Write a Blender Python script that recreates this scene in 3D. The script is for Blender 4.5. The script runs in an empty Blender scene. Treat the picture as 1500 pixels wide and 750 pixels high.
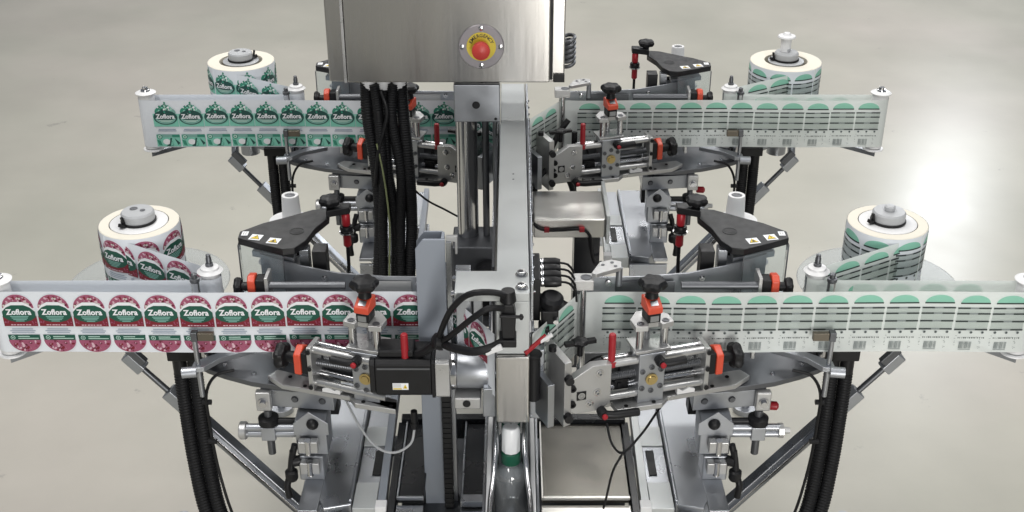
import bpy, bmesh, math, random
from mathutils import Vector, Matrix
C = bpy.context.scene.collection
R = math.radians
random.seed(7)

# ---------------------------------------------------------------- camera, world, lamps, exposure
CAM_Y, CAM_Z, TILT = -2.171, 2.395, 27.7
cd = bpy.data.cameras.new('camera'); cam = bpy.data.objects.new('camera', cd); C.objects.link(cam)
cam.location = (0, CAM_Y, CAM_Z); cam.rotation_euler = (R(90 - TILT), 0, 0)
cd.sensor_width = 36; cd.lens = 42; cd.shift_x = -2 / 1500; cd.clip_start = .05; cd.clip_end = 200
bpy.context.scene.camera = cam
world = bpy.data.worlds.new('World'); bpy.context.scene.world = world; world.use_nodes = True
bg = world.node_tree.nodes['Background']; bg.inputs[0].default_value = (.80, .86, .95, 1); bg.inputs[1].default_value = .24
vs = bpy.context.scene.view_settings
vs.view_transform = 'Standard'; vs.look = 'None'; vs.exposure = 0; vs.gamma = 1
def lamp(name, loc, target, sx, sy, power, col):
    l = bpy.data.lights.new(name, 'AREA'); l.shape = 'RECTANGLE'; l.size = sx; l.size_y = sy; l.energy = power; l.color = col
    o = bpy.data.objects.new(name, l); C.objects.link(o); o.location = loc
    o.rotation_euler = (Vector(target) - Vector(loc)).to_track_quat('-Z', 'Y').to_euler()
    return o
lamp('ceiling_lamp', (-1.6, -.3, 5.2), (-1.6, -.3, 0), .5, 6, 165, (1, .98, .95))
lamp('ceiling_lamp', (2.2, .2, 5.2), (2.2, .2, 0), .5, 6, 115, (1, .98, .95))
lamp('ceiling_lamp', (.4, 4.5, 5.2), (.4, 4.5, 0), 6, .5, 150, (1, .98, .95))
lamp('window_lamp', (4.08, 8.16, 2.88), (1.85, 2.4, 0), .34, .75, 62, (.93, .96, 1))
lamp('ceiling_lamp', (0, 9, 5.2), (0, 9, 0), 8, .5, 200, (1, .98, .95))
lamp('window_lamp', (1.0, -5.8, 1.5), (.1, .6, 1.3), 1.2, 2.4, 170, (1, .98, .95))

# ---------------------------------------------------------------- materials
def mat(name, col, rough=.5, metal=0., spec=.5, emit=None):
    m = bpy.data.materials.new(name); m.use_nodes = True
    p = m.node_tree.nodes['Principled BSDF']
    p.inputs['Base Color'].default_value = (*col, 1); p.inputs['Roughness'].default_value = rough
    p.inputs['Metallic'].default_value = metal; p.inputs['Specular IOR Level'].default_value = spec
    return m
def grain(m, scale=(30, 30, 30), amount=.12, rough_amount=.12, bump=0., detail=4):
    nt = m.node_tree; p = nt.nodes['Principled BSDF']
    tc = nt.nodes.new('ShaderNodeTexCoord'); mp = nt.nodes.new('ShaderNodeMapping'); mp.inputs['Scale'].default_value = scale
    n = nt.nodes.new('ShaderNodeTexNoise'); n.inputs['Scale'].default_value = 1; n.inputs['Detail'].default_value = detail
    nt.links.new(tc.outputs['Object'], mp.inputs[0]); nt.links.new(mp.outputs[0], n.inputs['Vector'])
    c0 = p.inputs['Base Color'].default_value[:3]; r0 = p.inputs['Roughness'].default_value
    mx = nt.nodes.new('ShaderNodeMix'); mx.data_type = 'RGBA'
    mx.inputs[6].default_value = (*[c * (1 - amount) for c in c0], 1); mx.inputs[7].default_value = (*[min(1, c * (1 + amount)) for c in c0], 1)
    nt.links.new(n.outputs[0], mx.inputs[0]); nt.links.new(mx.outputs[2], p.inputs['Base Color'])
    mr = nt.nodes.new('ShaderNodeMapRange'); mr.inputs[1].default_value = .3; mr.inputs[2].default_value = .7
    mr.inputs[3].default_value = max(.03, r0 - rough_amount); mr.inputs[4].default_value = r0 + rough_amount
    nt.links.new(n.outputs[0], mr.inputs[0]); nt.links.new(mr.outputs[0], p.inputs['Roughness'])
    if bump:
        b = nt.nodes.new('ShaderNodeBump'); b.inputs['Strength'].default_value = bump; b.inputs['Distance'].default_value = .001
        nt.links.new(n.outputs[0], b.inputs['Height']); nt.links.new(b.outputs[0], p.inputs['Normal'])
    return m
def see_through(name, col, alpha, gloss=.12, rough=.05, translucent=False):
    m = bpy.data.materials.new(name); m.use_nodes = True; nt = m.node_tree; nt.nodes.clear()
    out = nt.nodes.new('ShaderNodeOutputMaterial'); tr = nt.nodes.new('ShaderNodeBsdfTransparent'); tr.inputs[0].default_value = (*[.5 + .5 * c for c in col], 1)
    if translucent:
        p = nt.nodes.new('ShaderNodeMixShader'); p.inputs[0].default_value = .22
        d = nt.nodes.new('ShaderNodeBsdfDiffuse'); d.inputs[0].default_value = (*col, 1)
        t = nt.nodes.new('ShaderNodeBsdfTranslucent'); t.inputs[0].default_value = (*col, 1)
        nt.links.new(d.outputs[0], p.inputs[1]); nt.links.new(t.outputs[0], p.inputs[2])
    else:
        p = nt.nodes.new('ShaderNodeBsdfDiffuse'); p.inputs[0].default_value = (*col, 1)
    mx = nt.nodes.new('ShaderNodeMixShader'); mx.inputs[0].default_value = alpha
    nt.links.new(tr.outputs[0], mx.inputs[1]); nt.links.new(p.outputs[0], mx.inputs[2])
    g = nt.nodes.new('ShaderNodeBsdfGlossy'); g.inputs['Roughness'].default_value = rough
    if translucent:
        tc = nt.nodes.new('ShaderNodeTexCoord'); n = nt.nodes.new('ShaderNodeTexNoise'); n.inputs['Scale'].default_value = 7; n.inputs['Detail'].default_value = 3
        bp = nt.nodes.new('ShaderNodeBump'); bp.inputs['Strength'].default_value = .35; bp.inputs['Distance'].default_value = .02
        nt.links.new(tc.outputs['Object'], n.inputs['Vector']); nt.links.new(n.outputs[0], bp.inputs['Height']); nt.links.new(bp.outputs[0], g.inputs['Normal'])
    fr = nt.nodes.new('ShaderNodeLayerWeight'); fr.inputs[0].default_value = gloss
    m2 = nt.nodes.new('ShaderNodeMixShader')
    nt.links.new(fr.outputs['Fresnel'], m2.inputs[0]); nt.links.new(mx.outputs[0], m2.inputs[1]); nt.links.new(g.outputs[0], m2.inputs[2])
    nt.links.new(m2.outputs[0], out.inputs[0])
    return m
def aniso(m, rot):
    p = m.node_tree.nodes['Principled BSDF']; p.inputs['Anisotropic'].default_value = .85; p.inputs['Anisotropic Rotation'].default_value = rot
    return m
M = {}
M['alu'] = grain(mat('satin_aluminium', (.39, .405, .43), .38, .8), (14, 14, 14), .10, .13, 0, 8)
M['alu_bright'] = grain(mat('bright_aluminium', (.48, .48, .475), .36, .7), (11, 11, 11), .10, .13, 0, 8)
M['steel'] = grain(mat('brushed_stainless', (.70, .685, .65), .30, 1), (9, 60, 60), .015, .02)
M['steel_v'] = aniso(grain(mat('brushed_stainless_panel', (.52, .505, .48), .24, 1), (240, 90, 5), .025, .03), .25)
M['sheet'] = grain(mat('cold_rolled_sheet', (.40, .415, .44), .30, .95), (9, 6, 9), .10, .10)
M['chrome'] = mat('polished_rod', (.60, .60, .61), .16, 1)
M['tray'] = grain(mat('smudged_tray_steel', (.17, .163, .145), .24, .9), (5, 5, 5), .12, .09)
M['stop'] = mat('matt_stop_plate', (.24, .225, .235), .45, .5)
M['dark_steel'] = grain(mat('burnished_dark_steel', (.14, .145, .155), .42, .75), (14, 14, 14), .15, .1)
M['grey_paint'] = grain(mat('blue_grey_paint', (.255, .28, .32), .40), (18, 18, 18), .04, .08)
M['beam'] = grain(mat('pale_anodised_aluminium', (.50, .52, .52), .40, .5), (10, 10, 10), .04, .08)
M['black'] = grain(mat('black_plastic', (.008, .008, .009), .45, 0, .32), (60, 60, 60), .2, .1)
M['black_plate'] = grain(mat('black_anodised_plate', (.010, .010, .011), .40, 0, .4), (50, 50, 50), .2, .08)
M['rubber'] = grain(mat('black_rubber_hose', (.007, .007, .008), .52, 0, .3), (80, 80, 80), .2, .1)
M['gloss_black'] = grain(mat('dark_tinted_panel', (.014, .015, .017), .25, 0, .45), (6, 6, 6), .2, .1)
M['orange'] = grain(mat('orange_red_plastic', (.62, .075, .035), .38), (90, 90, 90), .08, .08)
M['red'] = grain(mat('red_plastic', (.33, .012, .020), .36), (90, 90, 90), .1, .08)
M['stop_red'] = mat('stop_button_red', (.50, .045, .035), .42); M['yellow'] = mat('yellow_disc', (.58, .46, .035), .5)
M['white'] = grain(mat('white_plastic', (.74, .74, .74), .4), (40, 40, 40), .03, .06)
M['cap'] = mat('white_cap_plastic', (.82, .83, .84), .28)
M['paper'] = mat('white_paper', (.72, .74, .77), .6)
M['roll'] = grain(mat('paper_roll_edge', (.76, .72, .62), .8), (2, 2, 600), .05, .05)
M['liner'] = mat('glassine_liner', (.78, .81, .85), .45)
M['grey_plastic'] = grain(mat('grey_hub_plastic', (.42, .43, .44), .45), (40, 40, 40), .05, .08)
M['clear'] = see_through('clear_acrylic', (.80, .86, .88), .07, .13)
M['frost'] = see_through('frosted_disc', (.72, .75, .76), .22, .04, .3)
M['film'] = see_through('clear_backing_film', (.86, .90, .87), .88, .16, .25, True)
M['bottle'] = see_through('clear_bottle', (.78, .82, .84), .30, .55, .08)
M['green_plastic'] = mat('green_collar', (.010, .10, .055), .35)
M['brass'] = mat('brass', (.55, .42, .18), .35, .9); M['bronze'] = mat('bronze_cap', (.16, .14, .11), .4, .7)
# inks (flat print)
INK = {}
def ink(k, c, r=.45): INK[k] = mat('ink_' + k, c, r)
ink('white', (.86, .87, .89)); ink('crimson', (.20, .010, .022)); ink('green', (.008, .085, .055)); ink('mint_text', (.20, .42, .36))
ink('petal_pale', (.66, .44, .50)); ink('petal', (.36, .09, .16)); ink('petal_dark', (.13, .008, .025)); ink('cream', (.62, .58, .54))
ink('grey_text', (.36, .42, .50)); ink('mint', (.22, .60, .47)); ink('mint_pale', (.48, .68, .60)); ink('leaf', (.03, .26, .17)); ink('leaf_dark', (.010, .07, .06))
ink('black', (.012, .012, .012)); ink('sticker_yellow', (.75, .55, .02)); ink('silver', (.5, .5, .5)); ink('red', (.35, .02, .05))
INK['dome'] = see_through('ink_dome_green', (.36, .73, .57), .80, .12, .3, True)
INK['body'] = see_through('ink_label_body', (.68, .73, .70), .20, .1, .3, True)
INK['line'] = mat('ink_line', (.02, .03, .03), .5); INK['faint'] = mat('ink_faint', (.24, .27, .27), .5)
INKS = list(INK); INKM = [INK[k] for k in INKS]; IX = {k: i for i, k in enumerate(INKS)}

# ---------------------------------------------------------------- mesh helpers
class G:
    """collects primitives; s mirrors x, F maps local points to the place"""
    def __init__(g, s=1, F=None): g.v = []; g.f = []; g.m = []; g.s = s; g.F = F
    def add(g, vs, fs, m=0):
        o = len(g.v)
        for p in vs:
            p = g.F(*p) if g.F else p
            g.v.append((p[0] * g.s, p[1], p[2]))
        for f in fs: g.f.append([i + o for i in f]); g.m.append(m)
        return g
    def box(g, x0, x1, y0, y1, z0, z1, m=0):
        return g.add([(x0,y0,z0),(x1,y0,z0),(x1,y1,z0),(x0,y1,z0),(x0,y0,z1),(x1,y0,z1),(x1,y1,z1),(x0,y1,z1)],
                     [(0,3,2,1),(4,5,6,7),(0,1,5,4),(1,2,6,5),(2,3,7,6),(3,0,4,7)], m)
    def prism(g, poly, a, b, axis='z', m=0):
        n = len(poly)
        mk = {'z': lambda p, h: (p[0], p[1], h), 'y': lambda p, h: (p[0], h, p[1]), 'x': lambda p, h: (h, p[0], p[1])}[axis]
        return g.add([mk(p, a) for p in poly] + [mk(p, b) for p in poly],
                     [tuple(range(n))[::-1], tuple(range(n, 2*n))] + [(i, (i+1) % n, n + (i+1) % n, n + i) for i in range(n)], m)
    def rings(g, rs, n, m=0, caps=True):
        vs = [p for r in rs for p in r]; fs = []
        for k in range(len(rs) - 1):
            for i in range(n): fs.append((k*n+i, k*n+(i+1) % n, (k+1)*n+(i+1) % n, (k+1)*n+i))
        if caps: fs += [tuple(range(n))[::-1], tuple(range((len(rs)-1)*n, len(rs)*n))]
        return g.add(vs, fs, m)
    def lathe(g, prof, c, axis=(0,0,1), n=24, m=0, lobes=0, depth=0.):
        ax = Vector(axis).normalized(); t = Vector((1,0,0)) if abs(ax.x) < .8 else Vector((0,1,0))
        u = ax.cross(t).normalized(); w = ax.cross(u); c = Vector(c); rs = []
        for r, h in prof:
            q = []
            for i in range(n):
                a = 2*math.pi*i/n; rr = r*(1 + (depth*math.cos(lobes*a) if lobes and r > .012 else 0))
                q.append(tuple(c + ax*h + u*(rr*math.cos(a)) + w*(rr*math.sin(a))))
            rs.append(q)
        return g.rings(rs, n, m)
    def cyl(g, a, b, r, n=20, m=0, r2=None):
        a, b = Vector(a), Vector(b); d = b - a
        return g.lathe([(r, 0), (r if r2 is None else r2, d.length)], a, d, n, m)
    def tube(g, pts, r, n=8, m=0, ridge=0.):
        pts = [Vector(p) for p in pts]; rs = []; up = None
        for i, p in enumerate(pts):
            t = (pts[min(i+1, len(pts)-1)] - pts[max(i-1, 0)]).normalized()
            if up is None: up = t.orthogonal().normalized()
            up = (up - t*up.dot(t)).normalized(); w = t.cross(up)
            rr = r*(1 - (ridge if i % 2 else 0))
            rs.append([tuple(p + up*(rr*math.cos(2*math.pi*k/n)) + w*(rr*math.sin(2*math.pi*k/n))) for k in range(n)])
        return g.rings(rs, n, m)
    def bar(g, a, b, w, h, m=0):
        a, b = Vector(a), Vector(b); t = (b-a).normalized(); s_ = t.cross(Vector((0,0,1)))
        s_ = s_.normalized() if s_.length > 1e-4 else Vector((1,0,0)); u = s_.cross(t)
        q = lambda p: [tuple(p + s_*(i*w/2) + u*(j*h/2)) for i, j in ((-1,-1),(1,-1),(1,1),(-1,1))]
        return g.rings([q(a), q(b)], 4, m)
def spline(pts, step=.01):
    P = [Vector(p) for p in pts]; P = [2*P[0]-P[1]] + P + [2*P[-1]-P[-2]]; out = []
    for i in range(1, len(P)-2):
        a, b, c, d = P[i-1:i+3]; n = max(2, int((c-b).length/step))
        for k in range(n):
            t = k/n; out.append(.5*((2*b) + (c-a)*t + (2*a-5*b+4*c-d)*t*t + (-a+3*b-3*c+d)*t**3))
    return out + [P[-2]]
def rootloc(o):
    while o.parent: o = o.parent
    return o.location
REG = []      # (object, label pattern) of the station being built
def mesh_from(name, g, mats, org=(0,0,0), smooth=True):
    me = bpy.data.meshes.new(name)
    me.from_pydata([(v[0]-org[0], v[1]-org[1], v[2]-org[2]) for v in g.v], [], g.f)
    for mt in (mats if isinstance(mats, (list, tuple)) else [mats]): me.materials.append(mt)
    me.polygons.foreach_set('material_index', g.m)
    bm = bmesh.new(); bm.from_mesh(me); bmesh.ops.recalc_face_normals(bm, faces=bm.faces); bm.to_mesh(me); bm.free()
    if smooth:
        me.shade_smooth(); me.set_sharp_from_angle(angle=R(35))
    return me
def obj(name, g, mats, parent=None, loc=None, bevel=.0012, label=None):
    org = rootloc(parent) if parent else Vector(loc if loc else (0,0,0))
    o = bpy.data.objects.new(name, mesh_from(name, g, mats, org)); C.objects.link(o)
    if parent: o.parent = parent
    else: o.location = org
    if bevel:
        b = o.modifiers.new('bevel', 'BEVEL'); b.width = bevel; b.segments = 2; b.limit_method = 'ANGLE'; b.angle_limit = R(40); b.harden_normals = True
    if label: o['label'] = label
    return o
def parts(name, g, mats, parent, bevel=0):
    up = list(range(len(g.v)))
    def root(i):
        while up[i] != i: up[i] = up[up[i]]; i = up[i]
        return i
    for f in g.f:
        for i in f[1:]: up[root(i)] = root(f[0])
    isl = {}
    for f, m in zip(g.f, g.m): isl.setdefault(root(f[0]), []).append((f, m))
    for fs in isl.values():
        ids = sorted({i for f, _ in fs for i in f}); k = {i: n for n, i in enumerate(ids)}; h = G()
        h.v = [g.v[i] for i in ids]; h.f = [[k[i] for i in f] for f, _ in fs]; h.m = [m for _, m in fs]
        obj(name, h, mats, parent, bevel=bevel)
ST = ['']
def tag(o, label, cat, group=None):
    if '{st}' in label: REG.append((o, label)); label = label.format(st=ST[0])
    o['label'] = label; o['category'] = cat
    if group: o['group'] = group
    return o
def thing(name, label, cat, loc, group=None):
    o = bpy.data.objects.new(name, None); C.objects.link(o); o.location = loc; o.empty_display_size = .02
    return tag(o, label, cat, group)
def structure(o): o['kind'] = 'structure'; return o
def copy_tree(o, parent=None):
    c = o.copy(); C.objects.link(c)
    if parent: c.parent = parent
    for ch in o.children: copy_tree(ch, c)
    return c
def text_polys(s, height, weight=0., align='CENTER', squash=1.):
    cu = bpy.data.curves.new('lettering', 'FONT'); cu.body = s; cu.size = 1; cu.offset = weight; cu.align_x = align; cu.resolution_u = 2
    o = bpy.data.objects.new('lettering', cu); C.objects.link(o)
    me = o.to_mesh(); k = height/.73
    vs_ = [(v.co.x*k*squash, v.co.y*k) for v in me.vertices]; fs = [tuple(p.vertices) for p in me.polygons]
    o.to_mesh_clear(); bpy.data.objects.remove(o); bpy.data.curves.remove(cu)
    return [[vs_[i] for i in f] for f in fs]
def oval(cx, cy, rx, ry, a0=0, a1=360, n=24):
    k = n if a1 - a0 < 360 else n - 1
    return [(cx + rx*math.cos(R(a0 + (a1-a0)*i/(n if a1-a0 >= 360 else n-1))), cy + ry*math.sin(R(a0 + (a1-a0)*i/(n if a1-a0 >= 360 else n-1)))) for i in range(n)]
def rect(x0, x1, y0, y1): return [(x0,y0),(x1,y0),(x1,y1),(x0,y1)]
class Print:
    """flat print: polygons in millimetres, each on its own hair-thin layer"""
    def __init__(p): p.l = []
    def put(p, poly, c, lay): p.l.append((poly, IX[c], lay))
    def text(p, s, x, y, h, c, lay, w=0., q=1.):
        for t in text_polys(s, h, w, 'CENTER', q): p.put([(a+x, b+y) for a, b in t], c, lay)
def print_mesh(name, pr, fmap, step=.0003, cuts=()):
    bm = bmesh.new()
    for poly, mi, lay in pr.l:
        try:
            f = bm.faces.new([bm.verts.new((a/1000, b/1000, lay*step)) for a, b in poly]); f.material_index = mi
        except ValueError: pass
    for x in cuts:
        bmesh.ops.bisect_plane(bm, geom=bm.verts[:] + bm.edges[:] + bm.faces[:], plane_co=(x, 0, 0), plane_no=(1, 0, 0))
    for v in bm.verts: v.co = fmap(v.co.x, v.co.y, v.co.z)
    me = bpy.data.meshes.new(name); bm.to_mesh(me); bm.free()
    for mt in INKM: me.materials.append(mt)
    return me

# ---------------------------------------------------------------- the printed labels (75 x 147 mm pitch)
ROSE = ['petal', 'petal_pale', 'petal_dark', 'petal', 'crimson', 'petal_pale', 'petal', 'petal_dark', 'cream']
def petals(p, cx, cy, rx, ry, a0, a1, lay, n, rnd, pal=ROSE):
    for i in range(n):
        for _ in range(30):
            a = R(rnd.uniform(a0, a1)); q = rnd.uniform(.05, .93)**.5; r = rnd.uniform(2.0, 5.0)
            x, y = cx + rx*q*math.cos(a), cy + ry*q*math.sin(a)
            e = ((abs(x-cx)+r*.9)/rx)**2 + ((abs(y-cy)+r*.8)/ry)**2
            if e < 1.0 and (y-cy)*(1 if a0 < 180 else -1) > r*.8: break
        else: continue
        c = rnd.choice(pal)
        t = rnd.uniform(0, 180); pts = [(x + r*math.cos(b)*math.cos(R(t)) - .65*r*math.sin(b)*math.sin(R(t)), y + r*math.cos(b)*math.sin(R(t)) + .65*r*math.sin(b)*math.cos(R(t))) for b in [2*math.pi*k/9 for k in range(9)]]
        p.put(pts, c, lay + i*.05)
def wordmark(p, y, h, lay):
    p.text('Zoflora', 0, y, h, 'white', lay, .035, .93)
def flower_label():
    p = Print(); rnd = random.Random(3)
    p.put(oval(0, 106, 34.5, 36.5, 0, 180, 30) + [(-35.5, 66), (35.5, 66)], 'white', 1)
    p.put(oval(0, 109, 33, 32.5, 0, 180, 26), 'petal', 2)
    petals(p, 0, 109, 33, 32.5, 0, 180, 2.1, 64, rnd)
    arch = [(-34, 104), (-24, 117), (-12, 124), (12, 124), (24, 117), (34, 104)]
    p.put([(-35, 100)] + arch + [(35, 100)], 'white', 6)
    p.put(rect(-35.5, 35.5, 65.5, 90), 'crimson', 6)
    p.put([(-34.5, 88), (-34.5, 101), (-25, 111), (-13, 116.5), (13, 116.5), (25, 111), (34.5, 101), (34.5, 88), (24, 80), (10, 76), (-10, 76), (-24, 80)], 'green', 7)
    wordmark(p, 94, 13.5, 8)
    for k, w in enumerate((19, 17, 14, 9)): p.put(rect(-w, w, 88.3 - 3.6*k, 90.6 - 3.6*k), 'mint_text', 8)
    for sx in (-1, 1):
        for k in range(6): p.put(oval(sx*(29 + rnd.uniform(-4, 4)), 74 + rnd.uniform(-5, 4), 1.6, 1.1, 0, 360, 7), 'petal', 8)
    for k in range(7): p.put(rect(-21 + k*6.2, -21 + k*6.2 + (4.8, 3.6, 5.2)[k % 3], 68, 70.4), 'petal_pale', 8)
    for k, w in enumerate((22, 27, 24)): p.put(rect(-w, w, 57 - 4.4*k, 58.8 - 4.4*k), 'grey_text', 2)
    p.put([(-34, 43.5), (34, 43.5), (33, 31), (-33, 31)], 'green', 2)
    p.put(oval(-24, 37, 5, 5, 0, 360, 16), 'mint_pale', 3); p.put(oval(-24, 37, 3.6, 3.6, 0, 360, 14), 'green', 4); p.put(oval(-24, 37, 1.6, 1.6, 0, 360, 8), 'mint_pale', 5)
    p.put(rect(-13, 12, 38.6, 40.6), 'mint_pale', 3); p.put(rect(-13, 30, 34, 36), 'mint_pale', 3)
    p.put(oval(0, 31, 34, 29.5, 180, 360, 24), 'petal', 2)
    petals(p, 0, 31, 34, 29.5, 180, 360, 2.1, 60, rnd, ['petal_pale', 'petal', 'petal_dark', 'petal_pale', 'crimson', 'petal'])
    return p
def leaf_label():
    p = Print(); rnd = random.Random(5)
    p.put(rect(-36.5, 36.5, 66, 106), 'mint', 1)
    p.put(oval(0, 104, 29, 30, 0, 180, 22), 'mint', 2); p.put(oval(-14, 112, 16, 15, 0, 360, 16), 'leaf', 2.1); p.put(oval(15, 110, 17, 14, 0, 360, 16), 'mint_text', 2.2); p.put(oval(1, 122, 12, 14, 0, 360, 16), 'leaf', 2.3)
    petals(p, 0, 104, 30, 34, 0, 180, 2.4, 60, rnd, ['leaf', 'leaf_dark', 'mint_pale', 'leaf', 'mint', 'leaf_dark', 'white'])
    p.put(oval(2, 140, 3, 3.5, 0, 360, 9), 'leaf', 3)
    p.put(oval(0, 95, 35, 22.5, 0, 360, 32), 'leaf_dark', 5); p.put(oval(0, 93, 30, 18, 180, 360, 20), 'mint_text', 6)
    p.put(oval(0, 94, 27, 8, 180, 360, 20), 'leaf_dark', 6.5)
    wordmark(p, 92, 14, 7)
    for k, w in enumerate((20, 15)): p.put(rect(-w, w, 85 - 4*k, 87.2 - 4*k), 'mint_pale', 7)
    p.put(rect(-25, 25, 55.8, 58.4), 'grey_text', 1); p.put(rect(-27, 27, 51, 53.6), 'grey_text', 1)
    p.put(rect(-35, 35, 3, 40), 'mint', 1); p.put(rect(-34, 34, 32, 41.5), 'mint_text', 2); p.put(rect(12, 34, 33, 41), 'leaf', 3)
    p.put(oval(-25, 34, 8, 8, 0, 360, 18), 'leaf', 3); p.put(oval(-25, 34, 5.6, 5.6, 0, 360, 16), 'mint_pale', 4); p.put(oval(-25, 34, 2.4, 2.4, 0, 360, 9), 'leaf', 5)
    for k in range(7):
        a = R(-95 + k*13); p.put([(-14 + 24*math.cos(a+.9), 30 + 26*math.sin(a)), (-11 + 24*math.cos(a+.9), 30 + 26*math.sin(a)), (-10 + 25*math.cos(a+1), 33 + 26*math.sin(a))], 'leaf', 3)
    p.put([(6, 30), (11, 30), (4, 4), (-8, 5), (2, 12)], 'leaf_dark', 3); p.put([(18, 30), (34, 14), (27, 8)], 'leaf_dark', 3); p.put([(-34, 24), (-24, 22), (-20, 6), (-30, 8)], 'leaf', 2.5); p.put(oval(-6, 18, 11, 9, 0, 360, 14), 'white', 2)
    return p
def clear_label():
    p = Print(); rnd = random.Random(9)
    p.put(rect(-34.5, 34.5, 57, 109), 'body', 1)
    p.put(oval(0, 121, 30.5, 18.5, 0, 180, 24), 'dome', 1)
    p.put(rect(-31, 31, 119.2, 122.4), 'line', 2)
    for y in (109, 95.5, 77, 57):
        p.put(rect(-35, -9, y-1.8, y+1.8), 'line', 2); p.put(rect(9, 35, y-1.8, y+1.8), 'line', 2); p.put(rect(-9, 9, y-1.6, y+1.6), 'faint', 2)
    for x in (-22, 2, 26): p.put(oval(x, 50, 3.2, 3.2, 0, 360, 12), 'faint', 2); p.put(oval(x, 50, 1.8, 1.8, 0, 360, 8), 'line', 3)
    x = -24
    while x < 30:
        w = rnd.uniform(1, 3.2); p.put(rect(x, x+w, 35.4, 38), 'line', 2); x += w + rnd.uniform(1, 3.5)
    x = -19
    while x < 7:
        w = rnd.choice((.6, .6, 1.1, 1.6)); p.put(rect(x, x+w, 10, 27), 'faint', 2); x += w + rnd.choice((.6, .9, 1.3))
    p.put(rect(-19, 7, 7, 8.4), 'faint', 2)
    for k in range(14):
        x, y = rnd.choice((-29, 17, 21)) + rnd.uniform(-3, 3), rnd.uniform(9, 42); p.put(rect(x, x + rnd.uniform(1, 4), y, y + .9), 'faint', 2)
    return p
PITCH = .0745
def ripple(x, ph): return .0015*math.sin(8*x + ph) + .0006*math.sin(21*x + 2*ph)
def slope(x, ph): return (ripple(x + .01, ph) - ripple(x - .01, ph))/.02
PR = {'flower': flower_label(), 'leaf': leaf_label(), 'clear': clear_label()}
FLAT = {k: print_mesh('printed_label', p, lambda x, y, h: Vector((x, -h - .0003, y))) for k, p in PR.items()}
WZ = 1.027          # lower edge of every web
def put_label(web, kind, x, y, z, ang):
    o = bpy.data.objects.new('label', FLAT[kind]); C.objects.link(o); o.parent = web
    o.location = Vector((x, y, z)) - rootloc(web); o.rotation_euler = (0, 0, ang)
def mapped_label(web, kind, fn, cuts):
    me = print_mesh('printed_label', PR[kind], fn, cuts=cuts); o = bpy.data.objects.new('label', me); C.objects.link(o); o.parent = web
    me.transform(Matrix.Translation(-rootloc(web)))

# ---------------------------------------------------------------- floor
fm = bpy.data.materials.new('epoxy_floor'); fm.use_nodes = True; nt = fm.node_tree; p = nt.nodes['Principled BSDF']
tc = nt.nodes.new('ShaderNodeTexCoord')
def noise(sc, det, rough=.5):
    n = nt.nodes.new('ShaderNodeTexNoise'); n.inputs['Scale'].default_value = sc; n.inputs['Detail'].default_value = det; n.inputs['Roughness'].default_value = rough
    nt.links.new(tc.outputs['Object'], n.inputs['Vector']); return n
n1, n2, n3, n4 = noise(.55, 4), noise(1.3, 6, .6), noise(5, 7, .65), noise(2.2, 3)
rp = nt.nodes.new('ShaderNodeValToRGB'); e = rp.color_ramp.elements
e[0].position = .30; e[0].color = (.435, .428, .365, 1); e[1].position = .72; e[1].color = (.525, .485, .435, 1)
e.new(.5).color = (.485, .468, .405, 1)
nt.links.new(n1.outputs[0], rp.inputs[0])
mx = nt.nodes.new('ShaderNodeMix'); mx.data_type = 'RGBA'; mx.blend_type = 'MULTIPLY'; mx.inputs[0].default_value = 1
r2 = nt.nodes.new('ShaderNodeMapRange'); r2.inputs[1].default_value = .3; r2.inputs[2].default_value = .75; r2.inputs[3].default_value = .88; r2.inputs[4].default_value = 1.05
nt.links.new(n2.outputs[0], r2.inputs[0]); nt.links.new(rp.outputs[0], mx.inputs[6]); nt.links.new(r2.outputs[0], mx.inputs[7])
# scuffs: small dark marks where the fine noise peaks
st_ = nt.nodes.new('ShaderNodeMapRange'); st_.inputs[1].default_value = .665; st_.inputs[2].default_value = .72; st_.inputs[3].default_value = 0; st_.inputs[4].default_value = .55
nt.links.new(n3.outputs[0], st_.inputs[0])
m3 = nt.nodes.new('ShaderNodeMix'); m3.data_type = 'RGBA'; m3.inputs[7].default_value = (.20, .19, .185, 1)
nt.links.new(st_.outputs[0], m3.inputs[0]); nt.links.new(mx.outputs[2], m3.inputs[6]); nt.links.new(m3.outputs[2], p.inputs['Base Color'])
r4 = nt.nodes.new('ShaderNodeMapRange'); r4.inputs[3].default_value = .28; r4.inputs[4].default_value = .40
nt.links.new(n4.outputs[0], r4.inputs[0]); nt.links.new(r4.outputs[0], p.inputs['Roughness'])
b = nt.nodes.new('ShaderNodeBump'); b.inputs['Strength'].default_value = .02; b.inputs['Distance'].default_value = .004
nt.links.new(n2.outputs[0], b.inputs['Height']); nt.links.new(b.outputs[0], p.inputs['Normal'])
floor = structure(obj('floor', G().box(-30, 30, -12, 40, -.1, 0), fm, bevel=0))

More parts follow.
